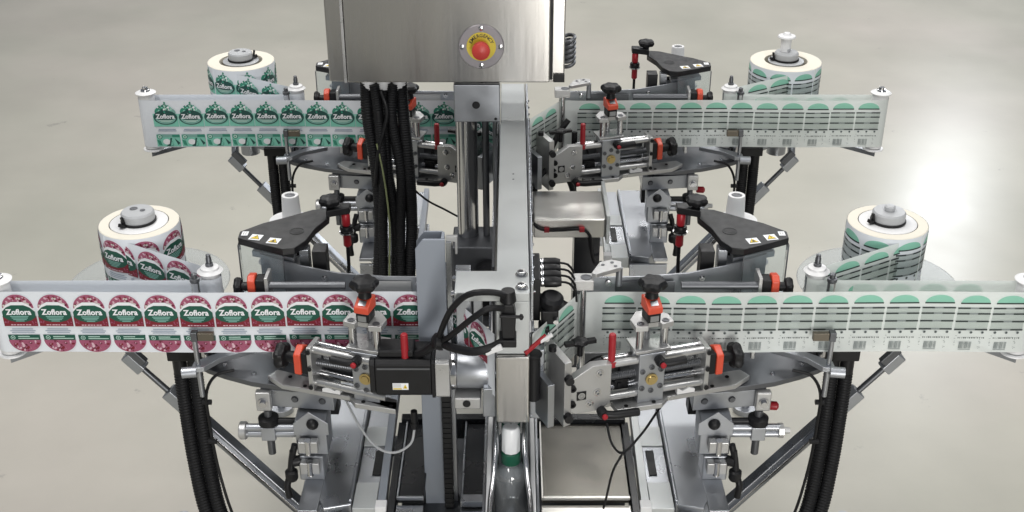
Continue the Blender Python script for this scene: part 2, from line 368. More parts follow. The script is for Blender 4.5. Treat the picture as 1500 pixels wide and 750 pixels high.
# ---------------------------------------------------------------- machine base
t = thing('machine_base', 'steel machine base with trays and cross arms under the bottle conveyor', 'machine base', (0, 0, 0))
obj('cabinet', G().box(-.25, .25, -.10, .20, .03, .66), M['dark_steel'], t); obj('spine', G().box(-.058, .050, .2005, 1.55, .03, .66), M['dark_steel'], t); obj('plinth', G().box(-.23, .23, -.08, .18, 0, .0295), M['black'], t)
obj('dark_tray', G().box(-.262, -.12, .50, .80, .735, .748), M['sheet'], t)
obj('dark_tray', G().box(-.262, -.165, .805, .93, .735, .748), M['dark_steel'], t)
obj('lower_rail', G().box(-.30, .30, .62, .70, .58, .66), M['dark_steel'], t)
for x0, x1, mt, lb in ((.060, .250, 'tray', 'brushed steel tray'), (-.250, -.192, 'gloss_black', 'dark tinted tray'), (-.112, -.050, 'gloss_black', 'narrow dark tray')):
    g = G().box(x0, x1, -.150, .125, .735, .745)
    o = obj('tray', g, M[mt], t, bevel=.002, label=lb)
    obj('tray_rim', G().box(x0, x0+.004, -.152, .127, .7451, .752).box(x0+.004, x1, -.153, -.147, .7451, .753).box(x0, x1, -.183, -.160, .722, .738).box(x0, x1, -.190, -.184, .715, .742), M['steel'] if mt == 'tray' else M['sheet'], o, bevel=.001)
obj('back_band', G().box(.056, .262, .128, .150, .70, .757), M['gloss_black'], t)
obj('back_band', G().box(-.262, -.056, .128, .150, .70, .757), M['gloss_black'], t)
obj('side_strip', G().box(.252, .268, -.20, .128, .70, .748), M['gloss_black'], t); obj('side_strip', G().box(-.268, -.252, -.20, .128, .70, .748), M['gloss_black'], t)
obj('front_panel', G().box(-.112, -.05, -.32, -.152, .69, .735).box(-.112, -.05, -.175, -.150, .745, .76), M['sheet'], t)
obj('front_rail', G().box(-.50, .50, -.30, -.25, .45, .52), M['sheet'], t)
for y in (.10, 1.24):
    for s in (-1, 1):
        obj('cross_arm', G(s).box(.27, .86, y-.03, y+.03, .42, .475), M['sheet'], t)
        obj('levelling_foot', G(s).cyl((.80, y, .02), (.80, y, .44), .014).cyl((.80, y, 0), (.80, y, .02), .04).cyl((.80, y, .475), (.80, y, .495), .016), M['alu'], t)
        obj('upper_cross_arm', G(s).box(.27, .47, y-.04, y+.04, .66, .70), M['sheet'], t)
def base_side(s):
    sd = 'right' if s > 0 else 'left'
    t = thing('slide_frame', 'flat steel slide frame under the {st}', 'slide frame', (s*.36, 0, .7), 'slide frames of the label stations')
    obj('inner_rail', G(s).prism([(.272, -.175), (.290, -.175), (.296, .31), (.280, .31)], .715, .748), M['beam' if s > 0 else 'grey_paint'], t)
    obj('outer_plate', G(s).prism([(.344, -.165), (.404, -.180), (.41, -.165), (.452, -.08), (.452, .30), (.344, .30)], .700, .746).box(.344, .352, -.16, .295, .746, .752), M['sheet'], t, bevel=.003)
    obj('end_lip', G(s).box(.344, .455, -.192, -.181, .69, .728), M['sheet'], t)
    for y0, y1, mt, z in ((-.178, -.09, 'beam', .744), (-.088, .045, 'sheet', .738), (.047, .12, 'beam', .741), (.122, .31, 'sheet', .735)):
        obj('slide_cover', G(s).box(.292, .342, y0, y1, .71, z), M[mt], t)
    obj('slot', G(s).box(.30 if s > 0 else .292, .312 if s < 0 else .318, -.06, .03, .7385, .7405), M['black'], t)
    obj('stop_block', G(s).box(.268, .292, -.19, -.165, .735, .757), M['white'], t)
    REG2.append(t)

# ---------------------------------------------------------------- one label station; s = +1 right, -1 left (mirrored); rear stations are copies
A16 = R(16); CA, SA = math.cos(A16), math.sin(A16)
REG2 = []
def knob(g, c, axis, r=.03, h=.024, m=0):
    g.lathe([(0, 0), (r*.82, .001), (r, .008), (r, h*.7), (r*.8, h), (0, h+.002)], c, axis, 36, m, 6, .10)
def hexbolt(g, c, axis, r=.006, h=.006, m=0): g.lathe([(r*1.7, 0), (r*1.7, .0015), (r, .002), (r, h), (r*.6, h), (r*.6, h*.5)], c, axis, 12, m)
def sticker(name, parent, corners, black_mark=True):
    """white square sticker with a yellow warning triangle on a surface given by origin, u, v, n"""
    o, u, v, n = [Vector(q) for q in corners]
    pr = Print(); pr.put(rect(-13, 13, -13, 13), 'white', 1)
    pr.put([(-11, -8.5), (11, -8.5), (0, 10.5)], 'black', 2); pr.put([(-9.2, -7.4), (9.2, -7.4), (0, 8.3)], 'sticker_yellow', 3)
    if black_mark: pr.put(oval(0, -2, 2.6, 4), 'black', 4); pr.put(rect(-4, 4, -5.8, -4.4), 'black', 4)
    else: pr.put([(1.5, 5), (-2.4, -1), (.2, -1), (-1.5, -6), (2.6, .6), (.2, .6)], 'black', 4)
    me = print_mesh('warning_print', pr, lambda x, y, h: o + u*x + v*y + n*(h + .0003) - rootloc(parent))
    c = bpy.data.objects.new(name, me); C.objects.link(c); c.parent = parent
def hose(g, pts, r): g.tube(spline(pts, .0034), r, 10, 0, .09)

def station(s):
    left = s < 0; dh = .02 if left else 0.
    F = lambda l, b_, z: (.10 + dh + CA*l - SA*b_, -.16 + SA*l + CA*b_, z)
    D = lambda l, b_, z: (CA*l - SA*b_, SA*l + CA*b_, z)     # direction
    # ---- label head: the adjustable applicator carriage in front of the web
    t = thing('label_applicator', 'aluminium label head with orange counters and black star knobs on the {st}', 'label applicator', (s*.3, -.12, .96), 'label applicators')
    H = lambda: G(s, F)
    obj('base_plate', H().prism([(.0, .0), (.105, .0), (.108, -.030), (.205, -.034), (.225, -.014), (.38, -.012), (.425, .012), (.415, .040), (0, .040)], .972, .984), M['alu_bright'], t, bevel=.002)
    obj('side_plate', H().prism([(0, 1.0), (.02, .985), (.075, .985), (.095, 1.0), (.095, 1.092), (.055, 1.094), (0, 1.062)], -.022, -.002, 'y'), M['alu_bright'], t, bevel=.0015)
    g = H()
    for c in ((.012, 1.012), (.012, 1.05)): g.lathe([(.0075, 0), (.0075, .006), (.004, .006), (.004, .002)], (c[0], -.0225, c[1]), (0, -1, 0), 14)
    parts('socket_screw', g, M['black'], t, bevel=0)
    g = H(); g.box(.022, .042, -.0235, -.022, 1.018, 1.038); o = obj('maker_plate', g, M['black'], t, bevel=0)
    g = H(); g.lathe([(.0075, 0), (.0075, .0008), (.0055, .0009), (.0055, 0)], (.032, -.0236, 1.028), (0, -1, 0), 16); g.cyl((.032, -.0236, 1.028), (.032, -.0246, 1.028), .003, 10); obj('ring_mark', g, M['alu_bright'], o, bevel=0)
    g = H()
    for c in ((.066, 1.03), (.07, 1.075), (.05, 1.006)): hexbolt(g, (c[0], -.022, c[1]), (0, -1, 0), .005, .005)
    parts('bolt', g, M['chrome'], t, bevel=0)
    # clamp plates at the inner end
    obj('clamp_plate', H().prism([(-.012, -.045), (.004, -.040), (-.010, .07), (-.028, .066)], .975, 1.125), M['alu_bright'], t)
    obj('clamp_plate', H().prism([(-.048, -.052), (-.034, -.05), (-.050, .06), (-.064, .06)], .985, 1.085), M['sheet'], t)
    g = H()
    for z in (1.0, 1.09): g.cyl((-.005, -.058, z), (-.004, -.044, z), .009, 14)
    g.cyl((-.02, .01, 1.125), (-.02, .01, 1.136), .008, 14)
    parts('clamp_screw', g, M['black'], t, bevel=0)
    g = H(); g.cyl((.045, .03, 1.09), (.045, .03, 1.118), .006, 12); knob(g, (.045, .03, 1.116), (0, 0, 1), .017, .011); g.bar((.012, .03, 1.121), (.078, .03, 1.121), .012, .008)
    obj('wing_knob', g, M['black'], t, bevel=.0015)
    # rods, block, end plate
    for b_, z in ((-.008, 1.083), (-.008, 1.004), (.018, 1.079), (.018, 1.010)):
        obj('guide_rod', H().cyl((.09, b_, z), (.305, b_, z), .008, 20), M['alu_bright'] if b_ < 0 else M['chrome'], t, bevel=0)
    obj('lead_screw', H().tube([(.095 + .002*i, .004, 1.045) for i in range(110)], .0085, 14, 0, .12), M['dark_steel'], t, bevel=0)
    obj('rear_channel', H().box(.095, .30, .030, .035, .99, 1.06), M['dark_steel'], t)
    o = obj('slide_block', H().prism([(.155, -.020), (.212, -.020), (.212, .036), (.155, .036)], .984, 1.100), M['alu'], t, bevel=.002)
    obj('block_cap', H().box(.148, .224, -.017, .042, 1.1005, 1.107), M['alu_bright'], t)
    g = H()
    for l, z in ((.163, 1.06), (.163, 1.02), (.203, 1.06), (.203, 1.02), (.183, 1.012), (.183, 1.068)): hexbolt(g, (l, -.0205, z), (0, -1, 0), .0035, .004)
    parts('socket_screw', g, M['dark_steel'], o, bevel=0)
    g = H(); g.lathe([(.013, 0), (.013, .003), (.009, .003), (.008, .005)], (.183, -.0205, 1.04), (0, -1, 0), 20); obj('brass_bush', g, M['brass'], o, bevel=0)
    o = obj('end_plate', H().box(.300, .310, -.024, .024, .990, 1.094), M['alu_bright'], t)
    g = H()
    for z in (1.0, 1.045, 1.085): hexbolt(g, (.305, -.0265, z), (0, -1, 0), .0032, .002)
    parts('screw_hole', g, M['black'], o, bevel=0)
    # horizontal counter with star knob
    o = obj('counter', H().box(.3105, .330, -.012, .028, 1.020, 1.070), M['black'], t, bevel=.002)
    obj('counter_shell', H().prism([(-.014, 1.017), (.030, 1.017), (.030, 1.066), (.008, 1.078), (-.014, 1.064)], .3305, .347, 'x'), M['orange'], o, bevel=.003)
    g = H().lathe([(.012, 0), (.013, .01), (.011, .028)], (.347, .008, 1.045), (1, 0, 0), 18); knob(g, (.371, .008, 1.045), (1, 0, 0), .028, .022)
    obj('star_knob', g, M['black'], t, bevel=.0015)
    # three uprights, bracket, vertical counter
    for l, b_ in ((.160, -.004), (.214, .0), (.187, .030)):
        obj('upright', H().cyl((l, b_, 1.1072), (l, b_, 1.152), .0085, 18), M['chrome'], t, bevel=0)
    o = obj('counter_bracket', H().prism([(.146, -.012), (.172, -.016), (.176, -.004), (.198, -.004), (.202, -.016), (.229, -.010), (.229, .02), (.205, .046), (.168, .046), (.146, .02)], 1.152, 1.164), M['alu_bright'], t)
    g = H()
    for l in (.160, .214): g.lathe([(.0075, 0), (.0075, .0012), (.004, .0012), (.004, .0004)], (l, -.003, 1.1642), (0, 0, 1), 14)
    parts('socket_screw', g, M['dark_steel'], o, bevel=0)
    o = obj('counter', H().box(.173, .201, -.008, .026, 1.1645, 1.186), M['black'], t, bevel=.002)
    obj('counter_face', H().box(.178, .196, -.0095, -.0082, 1.168, 1.181), M['sheet'], o, bevel=0)
    obj('counter_shell', H().prism([(-.013, 1.1865), (.030, 1.1865), (.030, 1.214), (.009, 1.214), (-.013, 1.200)], .171, .203, 'x'), M['orange'], o, bevel=.003)
    obj('counter_window', H().add([(.179, -.0075, 1.2042), (.195, -.0075, 1.2042), (.195, .0025, 1.2106), (.179, .0025, 1.2106)], [(0, 1, 2, 3)]), M['sheet'], o, bevel=0)
    g = H().lathe([(.014, 0), (.012, .012), (.013, .022)], (.187, .012, 1.214), (0, 0, 1), 18); knob(g, (.187, .012, 1.233), (0, 0, 1), .0275, .021)
    obj('star_knob', g, M['black'], t, bevel=.0015)
    g = H()
    for l, b_ in ((.13, -.022), (.19, -.024), (.26, -.006), (.33, -.004), (.375, .02)): g.lathe([(.0045, 0), (.0045, .0012), (.0025, .0012), (.0025, .0004)], (l, b_, .9842), (0, 0, 1), 12)
    parts('plate_screw', g, M['black'], t)
    obj('stop_lug', H().prism([(.245, .986), (.285, .986), (.285, .994), (.272, 1.000), (.258, .993), (.245, 1.002)], -.016, -.004, 'y'), M['white'], t, bevel=.001)
    obj('scale_strip', H().box(.225, .298, .0285, .0292, 1.02, 1.05), M['sheet'], t, bevel=0)
    obj('limit_switch', H().box(.115, .145, .008, .028, 1.006, 1.030).box(.120, .128, .004, .008, 1.012, 1.024), M['black'], t)
    obj('switch_cable', H().tube(spline([(.130, .015, 1.03), (.125, .03, 1.06), (.10, .045, 1.07), (.07, .055, 1.05), (.05, .06, 1.0), (.04, .06, .96)]), .0026, 8), M['rubber'], t, bevel=0)
    # clamp levers and red handle
    def lever(name, l, b_, z, dl, db, dz):
        g = H().lathe([(.010, 0), (.011, .012), (.009, .022)], (l, b_, z), (0, -1, 0), 16)
        g.tube([(l, b_-.016, z), (l + dl*.3, b_-.022 + db*.3, z + dz*.4), (l + dl, b_-.022 + db, z + dz)], .0085, 12)
        o = obj(name, g, M['black'], t, bevel=.001)
        obj('release_button', H().lathe([(.006, 0), (.006, .004), (.004, .006)], (l, b_-.024, z), (0, -1, 0), 14), M['red'], o, bevel=0)
    lever('clamp_lever', .196, -.021, 1.086, .05, 0, .004)
    lever('clamp_lever', .075, -.022, .985, .075, .0, -.004)
    o = obj('red_grip', H().cyl((.100, -.006, 1.090), (.100, -.006, 1.150), .0075, 16).lathe([(.0075, 0), (.006, .003)], (.100, -.006, 1.15), (0, 0, 1), 16), M['red'], t)
    obj('grip_base', H().cyl((.100, -.006, 1.078), (.100, -.006, 1.0895), .011, 16), M['red'], o)
    # peel plate and its fold roller
    obj('peel_plate', G(s).prism([(.031, -.166), (.034, -.1685), (.130, -.0125), (.124, -.008)], 1.0, 1.16), M['steel'], t, bevel=.0005)
    obj('fold_roller', G(s).cyl((.143, -.018, .985), (.143, -.018, 1.19), .0085, 18), M['chrome'], t, bevel=0)
    if not left:
        o = obj('top_bracket', G(s).prism([(.120, -.030), (.165, -.030), (.165, .004), (.120, .004)], 1.190, 1.213), M['alu_bright'], t)
        obj('clamp_bore', G(s).lathe([(.012, 0), (.012, .0008), (.008, .0008), (.008, .0002)], (.150, -.014, 1.2132), (0, 0, 1), 18), M['dark_steel'], o, bevel=0)
        o = obj('arm_plate', G(s).prism([(.160, -.014), (.180, .034), (.206, .045), (.226, .036), (.224, .010), (.170, -.02)], 1.214, 1.224), M['alu_bright'], t, bevel=.002)
        g = G(s)
        for x, y in ((.186, .02), (.206, .03), (.212, .014)): g.lathe([(.004, 0), (.004, .0008), (.002, .0008)], (x, y, 1.2242), (0, 0, 1), 10)
        parts('screw_hole', g, M['dark_steel'], o, bevel=0)
        obj('arm_post', G(s).cyl((.222, .03, 1.17), (.222, .03, 1.213), .007), M['alu'], t, bevel=0)
    # arc wall behind the web
    pl = [(.135, .030), (.27, .033), (.37, .045), (.45, .065), (.545, .105)]
    g = G(s); n = len(pl); tops = [1.188, 1.188, 1.190, 1.196, 1.205]
    vs_ = [(x, y + o_, z) for o_ in (0, .005) for (x, y), tz in zip(pl, tops) for z in (1.0, tz)]
    fs = []
    for i in range(n-1):
        a, b_ = 2*i, 2*i + 2; c, d = 2*n + a, 2*n + b_
        fs += [(a, b_, b_+1, a+1), (c, c+1, d+1, d), (a+1, b_+1, d+1, c+1), (a, c, d, b_)]
    fs += [(0, 1, 2*n+1, 2*n), (2*n-2, 4*n-2, 4*n-1, 2*n-1)]
    g.add(vs_, fs); o = obj('arc_wall', g, M['alu'], t, bevel=0)
    obj('wall_window', G(s).prism([(.215, 1.125), (.34, 1.125), (.34, 1.18), (.215, 1.18)], .0275, .0295, 'y'), M['dark_steel' if not left else 'alu_bright'], o, bevel=0)
    g = G(s)
    for x in (.20, .40): hexbolt(g, (x, .028 if x < .3 else .05, 1.176), (0, -1, 0), .004, .004)
    parts('wall_screw', g, M['chrome'], o, bevel=0)
    # ---- rear width adjuster peeping over the web
    t = thing('web_adjuster', 'steel adjuster rod with orange counter behind the web of the {st}', 'adjuster', (s*.5, .02, 1.1), 'web adjusters')
    obj('adjuster_rod', G(s).cyl((.352, .018, 1.176), (.512, .018, 1.176), .0085, 18), M['dark_steel'], t, bevel=0)
    obj('adjuster_plate', G(s).box(.5122, .520, .008, .055, 1.0, 1.198), M['alu_bright'], t)
    o = obj('counter', G(s).box(.5205, .540, .012, .045, 1.148, 1.190), M['black'], t, bevel=.002)
    obj('counter_shell', G(s).prism([(.010, 1.144), (.047, 1.144), (.047, 1.192), (.022, 1.198), (.010, 1.188)], .5405, .557, 'x'), M['orange'], o, bevel=.003)
    g = G(s).lathe([(.010, 0), (.010, .016)], (.557, .028, 1.168), (1, 0, 0), 16); knob(g, (.571, .028, 1.168), (1, 0, 0), .020, .016)
    obj('star_knob', g, M['black'], t)
    # ---- drive unit with black top plate
    t = thing('drive_unit', 'black topped drive unit with two warning stickers behind the {st}', 'drive unit', (s*.47, .2, 1.0), 'drive units')
    Q = [(.452, .260), (.520, .212), (.551, .192), (.594, .150), (.592, .118), (.540, .090), (.487, .066), (.462, .072), (.444, .106), (.432, .165), (.410, .22), (.415, .268)]
    o = obj('top_plate', G(s).prism(Q, 1.221, 1.237), M['black_plate'], t, bevel=.002)
    obj('plate_hole', G(s).lathe([(.0165, 0), (.0165, .0006), (.0145, .0006), (.0145, .0001)], (.470, .150, 1.2371), (0, 0, 1), 24).cyl((.470, .150, 1.2369), (.470, .150, 1.2373), .0145, 20), M['black'], o, bevel=0)
    for k, (x, y) in enumerate(((.512, .103), (.553, .120))):
        a = R(12 if not left else -12); u = (math.cos(a), math.sin(a), 0); v = (-math.sin(a), math.cos(a), 0)
        sticker('warning_sticker', o, ((s*x, y, 1.2372), u, v, (0, 0, 1)), k == 0)
    pr = Print(); pr.put(rect(-7, 7, -10, 10), 'white', 1); pr.put(rect(-4, -1.5, -6, 6), 'silver', 2); pr.put(rect(1, 3, -6, 6), 'silver', 2)
    me = print_mesh('tag_print', pr, lambda x, y, h: Vector((s*.580, .138, 1.2375)) + Vector((x, y, h)) - rootloc(t)); c = bpy.data.objects.new('corner_sticker', me); C.objects.link(c); c.parent = o
    o = obj('sensor_arm', G(s).prism([(.365, .235), (.415, .215), (.42, .26), (.365, .262)], 1.2375, 1.254), M['black_plate'], t, bevel=.002)
    g = G(s).cyl((.408, .238, 1.2545), (.408, .238, 1.264), .010, 16); knob(g, (.408, .238, 1.260), (0, 0, 1), .024, .018); obj('star_knob', g, M['black'], t)
    obj('black_post', G(s).box(.400, .430, .085, .125, .80, 1.221), M['black_plate'], t)
    obj('steel_post', G(s).box(.438, .458, .092, .122, .85, 1.2205), M['sheet'], t)
    g = G(s)
    obj('guard', G(s).add([(.487, .064, 1.0), (.594, .118, 1.0), (.594, .118, 1.2205), (.487, .064, 1.2205), (.490, .067, 1.0), (.591, .121, 1.0), (.591, .121, 1.2205), (.490, .067, 1.2205)],
        [(0, 1, 2, 3), (7, 6, 5, 4), (0, 4, 5, 1), (3, 2, 6, 7)]).add([(.594, .118, 1.0), (.596, .150, 1.0), (.596, .150, 1.2205), (.594, .118, 1.2205)], [(0, 1, 2, 3)]), M['clear'], t, bevel=0)
    parts('guard_edge', G(s).box(.592, .5945, .1165, .1195, 1.0, 1.2203).box(.4865, .4885, .0635, .066, 1.0, 1.2203), M['dark_steel'], t)
    obj('roller_bracket', G(s).prism([(.47, .085), (.565, .118), (.56, .145), (.47, .125)], 1.192, 1.206), M['alu'], t)
    o = obj('pinch_roller', G(s).lathe([(.020, 0), (.022, .004), (.022, .15), (.019, .155)], (.475, .145, 1.03), (0, 0, 1), 24), M['white'], t, bevel=0)
    obj('roller_core', G(s).cyl((.475, .145, 1.185), (.475, .145, 1.192), .011, 18), M['black'], o, bevel=0)
    obj('pinch_roller', G(s).lathe([(.030, 0), (.032, .004), (.032, .02), (.024, .022), (.024, .13), (.03, .135)], (.530, .150, 1.03), (0, 0, 1), 24), M['grey_plastic'], t, bevel=0)
    # ---- red photo sensors on the drive unit's arm
    t2 = thing('photo_sensor', 'red cylinder sensor with black cable beside the drive unit of the {st}', 'sensor', (s*.374, .22, 1.1), 'red photo sensors')
    o = obj('sensor_body', G(s).lathe([(.008, 0), (.010, .004), (.010, .026), (.008, .030)], (.376, .240, 1.2072), (0, 0, 1), 18), M['red'], t2, bevel=0)
    obj('clamp_ring', G(s).lathe([(.014, 0), (.015, .003), (.015, .009), (.014, .012)], (.376, .240, 1.194), (0, 0, 1), 18), M['black'], t2, bevel=0)
    obj('steel_ring', G(s).lathe([(.017, 0), (.017, .004)], (.376, .240, 1.189), (0, 0, 1), 18), M['chrome'], t2, bevel=0)
    obj('sensor_plug', G(s).lathe([(.006, -.034), (.009, -.030), (.009, -.004), (.010, 0)], (.376, .240, 1.188), (0, 0, 1), 18), M['red'], t2, bevel=0)
    obj('cable', G(s).tube(spline([(.376, .240, 1.155), (.377, .235, 1.09), (.386, .215, 1.0), (.395, .2, .93), (.40, .17, .88)]), .0042, 8), M['rubber'], t2, bevel=0)
    # ---- liner rewind core
    t = thing('rewind_core', 'hollow white liner core beyond the drive unit of the {st}', 'rewind core', (s*.545, .40, 1.1), 'liner rewind cores')
    obj('core_disc', G(s).lathe([(0, 0), (.048, 0), (.050, .004), (.048, .016), (0, .016)], (.535, .40, 1.128), (0, 0, 1), 32), M['white'], t, bevel=0)
    o = obj('core_tube', G(s).lathe([(.024, 0), (.0225, .012), (.0205, .055), (.0195, .062), (.013, .062), (.012, .058)], (.530, .405, 1.1442), (0, 0, 1), 28), M['white'], t, bevel=0)
    obj('core_bore', G(s).cyl((.530, .405, 1.2022), (.530, .405, 1.2042), .0128, 20), M['dark_steel'], o, bevel=0)
    obj('core_shaft', G(s).cyl((.535, .40, .974), (.535, .40, 1.128), .012), M['alu'], t, bevel=0)
    # ---- dark bed plate carrying the web path
    t = thing('bed_plate', 'dark grey rounded bed plate under the web of the {st}', 'bed plate', (s*.55, .05, 1.0), 'bed plates')
    BP = [(.41, -.055), (.47, -.058), (.56, -.036), (.62, -.010), (.665, .014), (.69, .035), (.70, .06), (.70, .10), (.66, .20), (.60, .30), (.50, .33), (.38, .33), (.38, .06)]
    o = obj('plate', G(s).prism(BP, .958, .9705), M['dark_steel'], t, bevel=.0015)
    g = G(s)
    for x, y in ((.56, -.005), (.63, .03)): g.lathe([(.006, 0), (.005, .002), (.002, .002)], (x, y, .9706), (0, 0, 1), 12)
    parts('plate_screw', g, M['chrome'], o, bevel=0)
    obj('under_block', G(s).box(.40, .54, -.035, .10, .949, .9575), M['dark_steel'], t)
    parts('spacer', G(s).cyl((.455, -.025, .950), (.455, -.025, .9575), .008).cyl((.505, -.02, .950), (.505, -.02, .9575), .008), M['alu_bright'], t, bevel=0)
    obj('reel_arm', G(s).prism([(.68, .02), (.90, .20), (.90, .29), (.82, .30), (.62, .22)], .974, .985), M['sheet'], t)
    # ---- reel platform and strut
    t = thing('reel_platform', 'round frosted platform below the label reel of the {st}', 'platform', (s*.846, .255, 1.04), 'reel platforms')
    obj('disc', G(s).lathe([(0, 0), (.183, 0), (.185, .003), (.183, .006), (0, .006)], (.846, .255, 1.046), (0, 0, 1), 64), M['frost'], t, bevel=0)
    obj('hub_post', G(s).cyl((.846, .255, .90), (.846, .255, 1.045), .03), M['alu'], t, bevel=0)
    t = thing('support_strut', 'slanting square steel strut with swivel knuckle beneath the {st}', 'strut', (s*.8, .12, .7), 'support struts')
    a, e_ = Vector((.862, .12, .925)), Vector((.505, .09, .52)); d = (e_ - a).normalized()
    obj('knuckle', G(s).bar(a - d*.022, a + d*.030, .030, .026), M['alu'], t, bevel=.003)
    obj('knuckle_cheek', G(s).bar(a - d*.028 + Vector((-.014, -.008, .014)), a + d*.02 + Vector((-.014, -.008, .014)), .016, .02), M['dark_steel'], t, bevel=.002)
    obj('thin_rod', G(s).cyl(a + d*.03, a + d*.12, .007), M['dark_steel'], t, bevel=0)
    obj('strut_end', G(s).bar(a + d*.105, a + d*.185, .034, .028), M['alu'], t, bevel=.002)
    g = G(s).bar(a + d*.185, e_, .030, .030); obj('strut_tube', g, M['sheet'], t, bevel=.003)
    obj('strut_groove', G(s).bar(a + d*.19 + Vector((.010, -.018, .013)), e_ + Vector((.010, -.018, .013)), .010, .006), M['chrome'], t, bevel=.001)
    obj('upright_pin', G(s).cyl((.868, .135, .92), (.868, .16, 1.0), .012), M['alu'], t, bevel=0)
    # ---- corrugated hoses
    t = thing('hose_bracket', 'black bracket holding two corrugated hoses under the web of the {st}', 'bracket', (s*.71, .05, 1.0), 'hose brackets')
    obj('bracket_plate', G(s).box(.655, .752, .02, .075, .985, 1.012), M['black'], t, bevel=.003)
    parts('hose_gland', G(s).cyl((.700, .04, .945), (.700, .04, .984), .0155, 12).cyl((.732, .04, .945), (.732, .04, .984), .0155, 12), M['black'], t, bevel=0)
    for k, x in enumerate((.700, .732)):
        g = G(s); hose(g, [(x, .04, .944), (x - .002, .03, .84), (x - .010, .01, .72), (x - .030, -.02, .60), (x - .075, -.04, .48), (x - .15, -.05, .38)], .0165)
        tag(obj('corrugated_hose', g, M['rubber'], loc=(s*x, .04, .6), bevel=0), ('inner' if k == 0 else 'outer') + ' black corrugated hose hanging beneath the {st}', 'hose', 'hanging corrugated hoses')
    g = G(s); g.tube(spline([(.60, -.012, .985), (.64, -.02, .975), (.664, -.022, .93), (.668, -.016, .85), (.664, -.018, .75), (.650, -.03, .66), (.640, -.03, .60)]), .0035, 8)
    for z in (.905, .80): g.cyl((.657, -.017, z), (.676, -.017, z), .006, 10)
    tag(obj('sensor_cable', g, M['rubber'], loc=(s*.65, -.03, .8), bevel=0), 'thin black cable hanging beside the hoses of the {st}', 'cable', 'thin hanging cables')
    # ---- label gap sensor on its rod
    t = thing('gap_sensor', 'small dark sensor on an upright rod before the web of the {st}', 'sensor', (s*.67, -.04, 1.0), 'label gap sensors')
    obj('sensor_head', G(s).box(.628, .662, -.036, -.024, 1.072, 1.090), M['bronze'], t)
    obj('sensor_tip', G(s).box(.6625, .676, -.038, -.022, 1.071, 1.092), M['dark_steel'], t)
    obj('rod', G(s).cyl((.670, -.030, .93), (.670, -.030, 1.0715), .0055, 14), M['sheet'], t, bevel=0)
    obj('arm', G(s).add([(x, y, z) for z in (.998, 1.010) for x, y in ((.56, .035), (.60, .045), (.655, .005), (.682, -.018), (.682, -.045), (.656, -.040), (.63, -.005))],
        [tuple(range(7))[::-1], tuple(range(7, 14))] + [(i, (i+1) % 7, 7+(i+1) % 7, 7+i) for i in range(7)]), M['alu'], t)
    obj('arm_clamp', G(s).lathe([(.012, 0), (.012, .03), (.007, .031)], (.672, -.042, 1.0), (1, -.15, 0), 16), M['alu'], t, bevel=0)
    # ---- rollers
    t = thing('guide_roller', 'white flanged guide roller next to the reel of the {st}', 'roller', (s*.646, .067, 1.0), 'guide rollers')
    obj('sleeve', G(s).lathe([(.021, 0), (.022, .003), (.0195, .178)], (.646, .067, 1.002), (0, 0, 1), 28), M['white'], t, bevel=0)
    obj('flange', G(s).lathe([(.021, 0), (.026, .001), (.0275, .004), (.020, .009), (.019, .013), (.010, .016)], (.646, .067, 1.181), (0, 0, 1), 32), M['white'], t, bevel=0)
    obj('spindle', G(s).lathe([(.0085, 0), (.0085, .005), (.0062, .006), (.0062, .018), (.005, .020), (.005, .026), (.003, .027)], (.646, .067, 1.197), (0, 0, 1), 14), M['dark_steel'], t, bevel=0)
    t = thing('end_roller', 'white end roller at the outer tip of the {st}', 'roller', (s*1.08, .018, 1.0), 'end rollers')
    obj('sleeve', G(s).lathe([(.0235, 0), (.0235, .166)], (1.08, .018, 1.019), (0, 0, 1), 32), M['white'], t, bevel=0)
    for z, d in ((1.186, 1), (1.016, -1)):
        obj('flange', G(s).lathe([(.020, 0), (.029, .001*d), (.030, .004*d), (.022, .008*d), (.014, .009*d)], (1.08, .018, z), (0, 0, 1), 32), M['white'], t, bevel=0)
    obj('spindle', G(s).lathe([(.014, 0), (.013, .004), (.008, .005), (.008, .011), (.004, .011)], (1.08, .018, 1.195), (0, 0, 1), 18), M['chrome'], t, bevel=0)
    obj('roller_arm', G(s).prism([(1.085, .006), (1.085, .030), (.90, .23), (.86, .23), (.86, .20)], .990, 1.004), M['alu'], t)
    t = thing('tension_pin', 'knurled steel pin standing behind the web of the {st}', 'pin', (s*.668, .02, 1.0), 'tension pins')
    obj('pin', G(s).cyl((.668, .022, 1.0), (.668, .022, 1.182), .009, 18), M['chrome'], t, bevel=0)
    obj('pin_head', G(s).lathe([(.010, 0), (.0105, .002), (.0105, .008), (.006, .009), (.0065, .018), (.004, .020)], (.668, .022, 1.183), (0, 0, 1), 14), M['dark_steel'], t, bevel=0)
    # ---- support slide under the head
    t = thing('support_slide', 'clamped support column with cross rods and lever under the {st}', 'support', (s*.45, -.05, .75), 'support slides')
    o = obj('top_bracket', G(s).prism([(.385, -.05), (.545, -.03), (.545, .05), (.385, .06)], .905, .948), M['alu'], t, bevel=.002)
    g = G(s)
    for x in (.41, .47): g.lathe([(.008, 0), (.006, .003), (.003, .003)], (x, -.051 + (x-.385)*.125, .928), (.12, -1, 0), 14)
    parts('bracket_bolt', g, M['dark_steel'], o, bevel=0)
    obj('rod_lug', G(s).box(.520, .552, -.052, -.034, .905, .952), M['alu_bright'], t, bevel=.003)
    obj('lug_bolt', G(s).lathe([(.011, 0), (.011, .003), (.007, .003), (.007, .010), (.004, .010)], (.536, -.053, .928), (0, -1, 0), 16), M['chrome'], t, bevel=0)
    obj('screw_spindle', G(s).cyl((.530, -.045, .79), (.530, -.045, .905), .0085, 16), M['dark_steel'], t, bevel=0)
